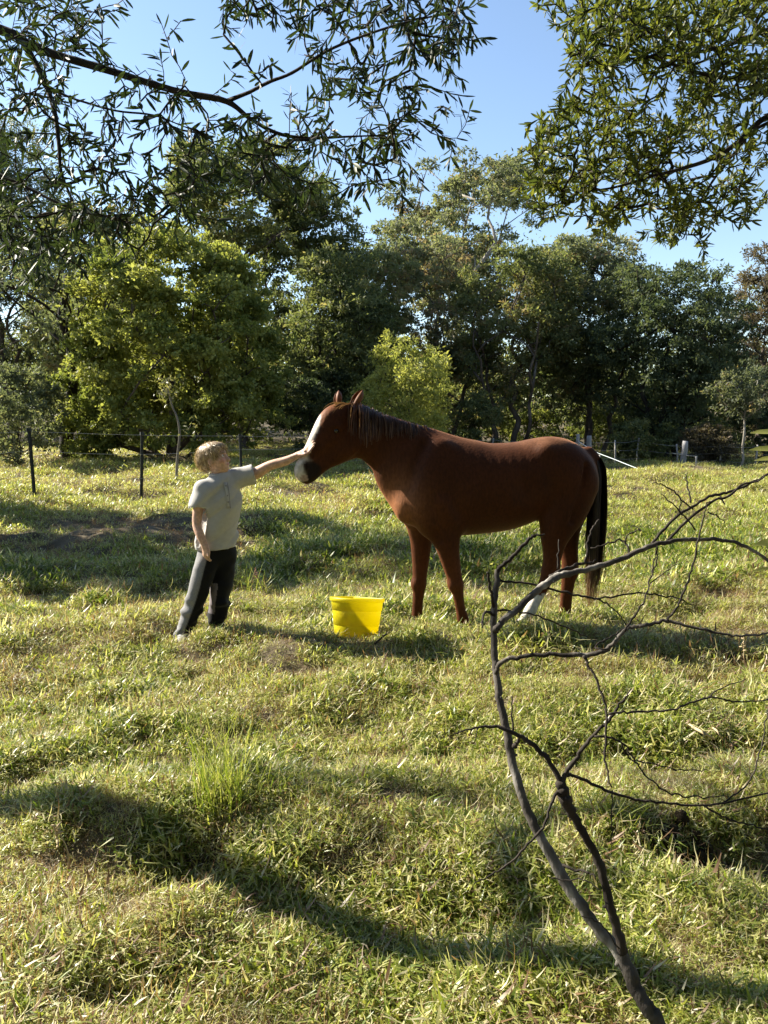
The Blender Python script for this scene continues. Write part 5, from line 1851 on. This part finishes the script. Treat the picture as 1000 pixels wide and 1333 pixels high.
BSC = BY0 / 1000 * 1.0
FACE = unit(np.array([.62, -.78, 0]))        # way the chest faces
LB = np.array([-FACE[1] * -1.0, 0, 0])
LEFT = np.array([.78, .62, 0])               # towards his left shoulder
HEADF = unit(np.array([.96, -.17, .24]))     # way the face looks
HLEFT = unit(np.cross(np.array([0, 0, 1.0]), HEADF))
HUP = np.cross(HEADF, HLEFT)
hip = bp_(283, 716)
chest = bp_(287, 655)
neck0 = bp_(285, 621)
shR, shL = bp_(264, 637, -.09), bp_(309, 622, .07)
hc = bp_(279.5, 598)                          # middle of the skull


def hq(f, l, z):
    """Point of the head: forward, to his left, up (m) from the middle of the skull."""
    return hc + HEADF * f + HLEFT * l + HUP * z


HR = np.stack([HEADF, HLEFT, HUP], 1)
elbowR, wristR, handR = bp_(256.5, 683, -.13), bp_(267, 711, -.17), bp_(268.5, 722, -.16)
elbowL, wristL = bp_(352, 606, .075), bp_(388, 592.5, .045)
hL1, hL2 = bp_(394, 589.5, .042), bp_(400, 585.5, .036)
ankR, ankL = bp_(238, 828, -.08), bp_(282, 826, .05)
kneeR, kneeL = bp_(257, 772, -.10), bp_(285, 770, -.02)
hipR, hipL = bp_(271, 728, -.05), bp_(294, 726, .05)

BF = Field((-1.48, 4.93, -.05), (-.42, 5.55, 1.42), .0068)
# torso, neck
BF.add(BF.chain([bp_(284, 722), bp_(284, 700), bp_(286, 672), bp_(287, 648), bp_(286, 632)], [.07, .065, .07, .076, .062], [.11, .10, .11, .12, .095], LEFT), .02)
BF.add(BF.chain([bp_(285, 634), bp_(284, 622), bp_(284, 610, 0)], [.05, .043, .046], None), .03)
BF.add(BF.chain([shR, bp_(286, 632), shL], [.045, .055, .045], None), .04)
# head: skull, face, jaw
BF.add(BF.ell(hq(-.012, 0, .022), (.088, .072, .085), HR), .02)
BF.add(BF.ell(hq(.034, 0, -.028), (.052, .056, .070), HR), .025)
BF.add(BF.ell(hq(.052, 0, -.075), (.026, .030, .022), HR), .03)                  # chin
BF.add(BF.ell(hq(.062, 0, .030), (.022, .048, .022), HR), .02)                    # brow
BF.add(BF.chain([hq(.082, 0, .010), hq(.094, 0, -.012), hq(.101, 0, -.024)], [.009, .009, .0115], None), .014)    # nose
BF.add(BF.ell(hq(.094, 0, -.026), (.010, .015, .008), HR), .008)
BF.add(BF.ell(hq(.083, 0, -.047), (.011, .020, .0065), HR), .008)                # lips
BF.add(BF.ell(hq(.080, 0, -.058), (.011, .017, .0065), HR), .008)
for s_1 in (-1, 1):
    BF.sub(BF.ell(hq(.083, s_1 * .030, .010), (.012, .017, .011), HR), .012)     # eye socket
    BF.add(BF.ell(hq(.056, s_1 * .040, -.022), (.024, .018, .022), HR), .02)       # cheek
    BF.add(BF.ell(hq(-.006, s_1 * .072, -.012), (.017, .009, .028), HR), .008)    # ear
    BF.sub(BF.ell(hq(-.001, s_1 * .081, -.010), (.008, .005, .014), HR), .006)
# right arm with the hand at the pocket
BF.add(BF.chain([shR, bp_(258.5, 660, -.11), elbowR, bp_(261, 697, -.16), wristR], [.044, .036, .031, .028, .021], None), .02)
BF.add(BF.chain([wristR, bp_(268.5, 717, -.165), handR], [.021, .024, .022], [.018, .034, .034], FACE), .012)
for j in range(4):
    o_ = unit(np.cross(FACE, np.array([0, 0, 1.]))) * 0 + FACE * (.024 - .016 * j)
    a_ = handR + o_
    BF.add(BF.chain([a_, a_ + np.array([.006, .01, -.026]), a_ + np.array([.012, .03, -.046 + .004 * abs(j - 1)])], [.0085, .008, .007], None), .005)
BF.add(BF.chain([wristR + FACE * .018, bp_(271, 718, -.19), bp_(271.5, 724, -.20)], [.012, .0105, .009], None), .008)
# left arm reaching to the nose of the horse
BF.add(BF.chain([shL, bp_(331, 617, .09), elbowL, bp_(371, 600.5, .062), wristL], [.046, .043, .034, .031, .021], None), .02)
PAL = unit(np.array([.35, .1, -.9]))
BF.add(BF.chain([wristL, hL1, hL2], [.021, .019, .016], [.021, .034, .035], np.array([.25, .75, .6])), .012)
fingers = [((401, 583.0), (405.5, 577.5), (409, 573.5), .048), ((402, 585), (406.5, 580), (410.3, 576.3), .032), ((402, 587), (406, 583.2), (409.3, 580), .018), ((400.5, 588.5), (403, 586.8), (405.3, 584.8), .006)]
for a_, b_, c_, dy in fingers:
    BF.add(BF.chain([bp_(397, 587.5, dy), bp_(*a_, dy), bp_(*b_, dy - .004), bp_(*c_, dy - .004)], [.0115, .0095, .0085, .007], None), .006)
BF.add(BF.chain([bp_(391, 591.5, .022), bp_(396, 592, .0), bp_(401.5, 589.5, -.006), bp_(404, 588.4, -.006)], [.014, .0115, .009, .0075], None), .008)     # thumb
# legs under the trousers
for h_, k_, a_ in ((hipR, kneeR, ankR), (hipL, kneeL, ankL)):
    BF.add(BF.chain([h_, k_, a_], [.062, .045, .030], None), .03)
V, F = BF.mesh(1)
boy = thing('person', (hip[0], hip[1], G(hip[0], hip[1])), 'fair haired boy in grey polo shirt and black trousers touching the horse', 'person')
skin = np.tile(np.array([.55, .335, .235]), (len(V), 1)) * (1 + .08 * vnoise(V[:, 0] / .03, V[:, 2] / .03, 41))[:, None]
rl_ = (V - hc) @ HR
hm = np.linalg.norm(rl_, axis=1) < .16
lipm = hm & (np.linalg.norm((rl_ - np.array([.088, 0, -.052])) / np.array([.02, .02, .009]), axis=1) < 1)
skin[lipm] = np.array([.48, .21, .17])
for s_1 in (-1, 1):
    ck = hm & (np.linalg.norm((rl_ - np.array([.07, s_1 * .042, -.022])) / np.array([.03, .025, .02]), axis=1) < 1)
    skin[ck] = np.array([.58, .30, .215])
    br = hm & (np.linalg.norm((rl_ - np.array([.08, s_1 * .030, .028])) / np.array([.02, .022, .005]), axis=1) < 1)
    skin[br] = np.array([.20, .12, .06])
M['skin'] = coat_mat('skin', 'coat', .5, .35, 60, .05, (1, 1, 1), .05, .001)
p_ = [n_ for n_ in M['skin'].node_tree.nodes if n_.type == 'BSDF_PRINCIPLED'][0]
p_.inputs['Subsurface Weight'].default_value = .12
p_.inputs['Subsurface Radius'].default_value = (.008, .003, .0015)
link('body', mesh('body', V, F, M['skin'], True, {'coat': skin}), boy)
M['eyeball'] = plain('eyeball', (.75, .73, .70), .2, .5)
M['iris'] = plain('iris', (.05, .07, .09), .1, .5)
for s_1 in (-1, 1):
    for nm, f_, r_1, mt in (('eye', .0735, .0098, 'eyeball'), ('iris', .0775, .0066, 'iris')):
        c = hq(f_, s_1 * .029, .009)
        th_ = np.linspace(-1, 1, 7)
        v, f = tube([c + HEADF * t * r_1 for t in th_], r_1 * np.sqrt(np.maximum(1 - th_ ** 2, .01)), 9)
        link(nm, mesh(nm, v, f, M[mt]), boy)

# hair: short, fair, thick at the back, sweeping over the brow
HFD = Field(hc - .17, hc + .17, .0055)
HFD.add(HFD.ell(hq(-.022, 0, .034), (.100, .083, .088), HR), .02)
HFD.add(HFD.ell(hq(-.070, 0, .002), (.058, .066, .066), HR), .03)
HFD.add(HFD.ell(hq(.035, 0, .072), (.056, .062, .036), HR), .03)
for s_1 in (-1, 1):
    HFD.add(HFD.ell(hq(.018, s_1 * .055, .040), (.040, .022, .040), HR), .02)
    HFD.add(HFD.ell(hq(.012, s_1 * .066, .008), (.014, .010, .026), HR), .012)
HFD.sub(HFD.ell(hq(.115, 0, -.02), (.075, .12, .082), HR), .01)
HFD.sub(HFD.ell(hq(.02, 0, -.085), (.09, .10, .062), HR), .01)
HFD.sub(HFD.ell(hq(-.002, .09, -.018), (.026, .03, .032), HR), .006)
HFD.sub(HFD.ell(hq(-.002, -.09, -.018), (.026, .03, .032), HR), .006)
q = (HFD.Q - hc) @ HR
az_ = np.arctan2(q[..., 1], q[..., 0] + .04)
HFD.D += .0035 * vnoise(az_ * 9 + q[..., 2] * 8, q[..., 2] * 18, 51) + .0028 * vnoise(az_ * 24, q[..., 2] * 16 + q[..., 0] * 10, 52)
HV, HFc = HFD.mesh(1)
M['hair'] = hair_mat('hair', [(0, (.19, .13, .07)), (.5, (.40, .29, .165)), (1, (.62, .50, .33))], .42, .25)
tn = np.clip(.45 + .9 * vnoise(np.arctan2(((HV - hc) @ HR)[:, 1], ((HV - hc) @ HR)[:, 0] + .04) * 14, HV[:, 2] * 22, 53), 0, 1)
hair = link('hair', mesh('hair', HV, HFc, M['hair'], True, {'tint': tn}), boy)
n = 1500
k = rh.randint(0, len(HV), n)
rloc = (HV[k] - hc) @ HR
whirl = np.array([-.055, .01, .10])
out_ = rloc - np.array([-.02, 0, .02])
flow = rloc - whirl
flow = flow - out_ * ((flow * out_).sum(1) / (out_ * out_).sum(1))[:, None]
dloc = unit(unit(flow) + .30 * unit(out_) + rh.normal(0, .16, (n, 3)))
v, f, t = strands(HV[k] - (unit(out_) @ HR.T) * .004, dloc @ HR.T, rh.uniform(.02, .045, n), rh.uniform(.0018, .0034, n), rh, .25, 3, .10, rh.rand(n) * .9)
link('strands', mesh('strands', v, f, M['hair'], True, {'tint': t}), hair)

# polo shirt
SF = Field((-1.40, 4.93, .42), (-.72, 5.55, 1.27), .0068)
SF.add(SF.chain([bp_(281, 722, .0), bp_(282, 702, 0), bp_(286, 676, 0), bp_(288, 654, 0), bp_(287, 636, 0)], [.112, .104, .100, .098, .074], [.142, .133, .133, .139, .108], LEFT), .02)
SF.add(SF.chain([shR + np.array([.01, 0, .0]), bp_(286, 629.5), shL], [.050, .060, .052], None), .04)
SF.add(SF.chain([bp_(286, 632), bp_(284.5, 621)], [.062, .052], None), .03)
wr = bp_(259.5, 661, -.115)
SF.add(SF.chain([shR, bp_(261, 650, -.105), wr + (wr - shR) * .25], [.058, .056, .056], None), .025)
wl = bp_(331, 616.5, .09)
SF.add(SF.chain([shL, bp_(321, 619, .085), wl + (wl - shL) * .25], [.058, .060, .062], None), .025)
# folds: pulled from the raised arm down across to the hip, gathers at the waist
Qf = SF.Q - chest
du_ = Qf @ LEFT
dz_ = Qf[..., 2]
al = (du_ * .78 + dz_ * .62)
ac = (-du_ * .62 + dz_ * .78)
SF.D -= .019 * (.4 + vnoise(ac / .050 + .25 * vnoise(al / .2, ac / .2, 61), al / .45, 62)) + .007 * vnoise(ac / .022, al / .30, 63)
SF.D += .006 * vnoise(du_ / .05, dz_ / .03, 64) * sstep(-.10, -.28, dz_)
hemz = bp_(285, 712)[2]
tt_ = np.clip(((SF.Q - bp_(285, 712)) @ LEFT) / .15, -1.2, 1.2)
zoff = .006 * vnoise(SF.Q[..., 0] / .05, SF.Q[..., 1] / .05, 65)
hem = hemz - SF.Q[..., 2] + .006 * tt_ + zoff - .004
armreg = ((SF.Q - bp_(262, 650, -.1)) @ LEFT) < -.0
SF.D = np.maximum(SF.D, hem)
nR = unit(wr - shR)
reg = lambda Q: (((Q - shR) @ nR) > .06) & (np.linalg.norm((Q - wr) - ((Q - wr) @ nR)[..., None] * nR, axis=-1) < .066) & (((Q - wr) @ LEFT) < .05)
SF.cut(wr, nR, reg)
nL = unit(wl - shL)
SF.cut(wl, nL, lambda Q: ((Q - shL) @ nL) > .06)
SF.sub(SF.chain([bp_(284.5, 624), bp_(284, 606)], [.047, .05], None), .004)
V, F = SF.mesh(1)
M['shirt'] = noise_mat('shirt', [(.3, (.38, .365, .345)), (.7, (.42, .405, .38))], 40, 5, .85, .15, .25, 220, sheen=.3, dist=.002)
shirt = link('polo_shirt', mesh('polo_shirt', V, F, M['shirt']), boy)
# collar, placket, buttons, sleeve bands
CF = Field(neck0 - .14, neck0 + np.array([.14, .14, .12]), .005)
CF.add(CF.chain([bp_(284.8, 627), bp_(284.2, 617)], [.074, .058], None), .004)
CF.sub(CF.chain([bp_(284.8, 632), bp_(284, 606)], [.052, .046], None), .004)
CF.cut(bp_(284.3, 617), (0.05, 0.05, 1))
CF.cut(bp_(284.6, 628), (-.15, .15, -1))
fc = bp_(285, 621)
vgap = np.abs((CF.Q - fc) @ LEFT) - np.clip(.004 + (CF.Q[..., 2] - fc[2] + .03) * .12, .003, .02)
CF.D = np.where(((CF.Q - fc) @ FACE) > 0, np.maximum(CF.D, -vgap), CF.D)
V, F = CF.mesh(1)
link('collar', mesh('collar', V, F, M['shirt']), shirt)
M['trim'] = plain('trim', (.25, .243, .24), .8, .1)
for dl, nm, mt, w in ((-.001, 'placket', 'shirt', .026), (.012, 'placket_edge', 'trim', .005)):
    rows, F7 = [], []
    for i, z in enumerate(np.linspace(0, 1, 9)):
        c = bp_(286 + 1.5 * z, 627 + 33 * z)
        o_ = FACE * (.070 + .040 * math.sin(min(z * 1.6, 1.57))) + LEFT * dl + np.array([0, 0, 0])
        base_ = c + o_
        # drop on to the shirt: nearest shirt surface along the chest direction
        for sg in (-1, 1):
            rows.append(base_ + LEFT * sg * w * .5)
        if i:
            F7.append((2 * i - 2, 2 * i - 1, 2 * i + 1, 2 * i))
    rows = np.array(rows)
    SV = np.array([v_.co for v_ in shirt.data.vertices])
    adv = np.zeros(len(rows))
    for i in range(len(rows)):
        rel_ = SV - rows[i]
        fw = rel_ @ FACE
        pr = np.linalg.norm(rel_ - fw[:, None] * FACE, axis=1)
        cand = (pr < .012) & (((SV - chest) @ FACE) > -.02)
        if cand.any():
            adv[i] = np.max(fw[cand]) + (.003 if nm == 'placket' else .0045)
    sm = np.polyval(np.polyfit(np.arange(9), adv.reshape(9, 2).mean(1), 3), np.arange(9))
    rows = rows + FACE * np.repeat(np.maximum(sm, adv.reshape(9, 2).mean(1)), 2)[:, None]
    ob = rows - FACE * .006
    allv = np.concatenate([rows, ob])
    m7 = len(rows)
    F8 = F7 + [tuple(m7 + j for j in reversed(q_)) for q_ in F7]
    for i in range(8):
        F8 += [(2 * i, 2 * i + 2, m7 + 2 * i + 2, m7 + 2 * i), (2 * i + 1, m7 + 2 * i + 1, m7 + 2 * i + 3, 2 * i + 3)]
    F8 += [(0, m7, m7 + 1, 1), (m7 - 2, m7 - 1, 2 * m7 - 1, 2 * m7 - 2)]
    link(nm, mesh(nm, allv, F8, M[mt]), shirt)
    if nm == 'placket':
        for i in (2, 8, 13):
            c = rows[i] + LEFT * (.012 if i % 2 == 0 else -.012)
            link('button', mesh('button', *tube([c, c + FACE * .003], .0055, 8), M['trim']), shirt)

# trousers: black front, pale grey side panel, loose and creased
TF = Field((-1.52, 4.93, -.04), (-.93, 5.55, .72), .0068)
TF.add(TF.chain([bp_(283, 708), bp_(283, 724)], [.088, .088], [.126, .124], LEFT), .02)
RL = [(272, 722, -.045, .072), (266, 742, -.07, .078), (259.5, 765, -.09, .072), (252, 788, -.095, .066), (244.5, 808, -.09, .062), (239.5, 822, -.085, .058), (237.5, 829, -.085, .056)]
LL = [(293, 722, .03, .076), (291, 742, .02, .078), (288, 765, .0, .072), (285, 788, .01, .066), (281.5, 808, .02, .062), (280.5, 822, .03, .056), (280, 829, .03, .054)]
for nodes in (RL, LL):
    TF.add(TF.chain([bp_(u, v, d) for u, v, d, r in nodes], [r for *_, r in nodes], None), .022)
for c, r in ((bp_(290, 785, -.05), .03), (bp_(294, 786, .03), .022)):
    TF.add(TF.ell(c, (r, r, r * .7)), .03)
z_ = TF.Q[..., 2]
low_ = sstep(.42, .12, z_)
TF.D += (.006 + .013 * low_) * vnoise(z_ / .045 + 2.2 * TF.Q[..., 0], TF.Q[..., 0] / .09 + TF.Q[..., 1] / .06, 71) * 1.5
TF.D += .006 * vnoise(z_ / .09 - TF.Q[..., 0] / .06, TF.Q[..., 1] / .06, 72)
TF.cut(bp_(283, 830), (0, 0, -1))
V, F = TF.mesh(1)
rc = spline(np.array([list(bp_(u, v, d)) for u, v, d, r in RL]), 6)
lc = spline(np.array([list(bp_(u, v, d)) for u, v, d, r in LL]), 6)
col = np.tile(np.array([.0035, .0035, .0045]), (len(V), 1))
at_z = lambda c_: np.stack([np.interp(V[:, 2], c_[::-1, 2], c_[::-1, k]) for k in (0, 1)] + [V[:, 2]], 1)
dr_, dl_ = V - at_z(rc), V - at_z(lc)
onR = np.linalg.norm(dr_[:, :2], axis=1) < np.linalg.norm(dl_[:, :2], axis=1)
ca = np.where(onR, np.arctan2(dr_ @ FACE, -(dr_ @ LEFT)), np.arctan2(dl_ @ FACE, (dl_ @ LEFT)))
# the panel runs down the outer side of each leg, widening to the hem
panel = (ca > -1.1) & (ca < 1.12 - .1 * sstep(.3, .6, V[:, 2])) & onR
panel |= (~onR) & (ca > -1.2) & (ca < .35)
inner = (~onR) & (np.arctan2(dl_ @ FACE, -(dl_ @ LEFT)) > -.4) & (np.arctan2(dl_ @ FACE, -(dl_ @ LEFT)) < .75) & (V[:, 2] > bp_(0, 797)[2]) & (V[:, 2] < bp_(0, 756)[2]) & (np.abs((V[:, 2] - bp_(0, 777)[2])) < .11)
ea = sstep(1.18, 1.06, ca + .1 * sstep(.3, .6, V[:, 2])) * sstep(-1.25, -1.1, ca) * onR + (~onR) * sstep(.40, .30, ca) * sstep(-1.3, -1.15, ca)
col = col * (1 - ea[:, None]) + ea[:, None] * np.array([.21, .206, .21])
col[inner] = np.array([.18, .155, .17])
M['trousers'] = coat_mat('trousers', 'coat', .75, .15, 180, .2, (1, 1, 1), .1, .0015)
trs = link('trousers', mesh('trousers', V, F, M['trousers'], True, {'coat': col}), boy)
# shoes
M['shoe'] = noise_mat('shoe', [(.3, (.05, .05, .055)), (.7, (.12, .12, .125))], 30, 4, .6, .3, .2)
M['pale_shoe'] = noise_mat('pale_shoe', [(.3, (.16, .16, .16)), (.7, (.28, .28, .27))], 30, 4, .6, .3, .2)
M['sole'] = plain('sole', (.6, .6, .58), .7, .2)
for a_, dr0, mt, lab in ((ankR, unit(np.array([.25, -.97, 0])), 'pale_shoe', 'pale grey shoe'), (ankL, unit(np.array([.75, -.66, 0])), 'shoe', 'dark shoe')):
    gz = G(a_[0], a_[1]) - .005
    c = np.array([a_[0], a_[1], gz])
    sdv = np.array([-dr0[1], dr0[0], 0])
    FS = Field(c - .22, c + .22, .007)
    FS.add(FS.chain([c - dr0 * .045 + np.array([0, 0, .050]), c + dr0 * .02 + np.array([0, 0, .052]), c + dr0 * .09 + np.array([0, 0, .036]), c + dr0 * .13 + np.array([0, 0, .030])], [.042, .042, .030, .022], [.034, .037, .042, .034], sdv), .02)
    FS.add(FS.chain([c + np.array([0, 0, .04]), c + np.array([0, 0, .10])], [.040, .038], None), .02)
    FS.cut(c + np.array([0, 0, .014]), (0, 0, -1))
    V, F = FS.mesh(1)
    so = link('shoe', mesh('shoe', V, F, M[mt]), boy)
    so['label'] = lab
    FS = Field(c - .22, c + .22, .007)
    FS.add(FS.chain([c - dr0 * .045, c + dr0 * .03, c + dr0 * .10, c + dr0 * .135], [.044, .046, .046, .034], [.036, .039, .044, .034], sdv), .01)
    FS.cut(c + np.array([0, 0, .016]), (0, 0, 1))
    FS.cut(c + np.array([0, 0, -.004]), (0, 0, -1))
    V, F = FS.mesh(0)
    link('sole', mesh('sole', V, F, M['sole']), so)
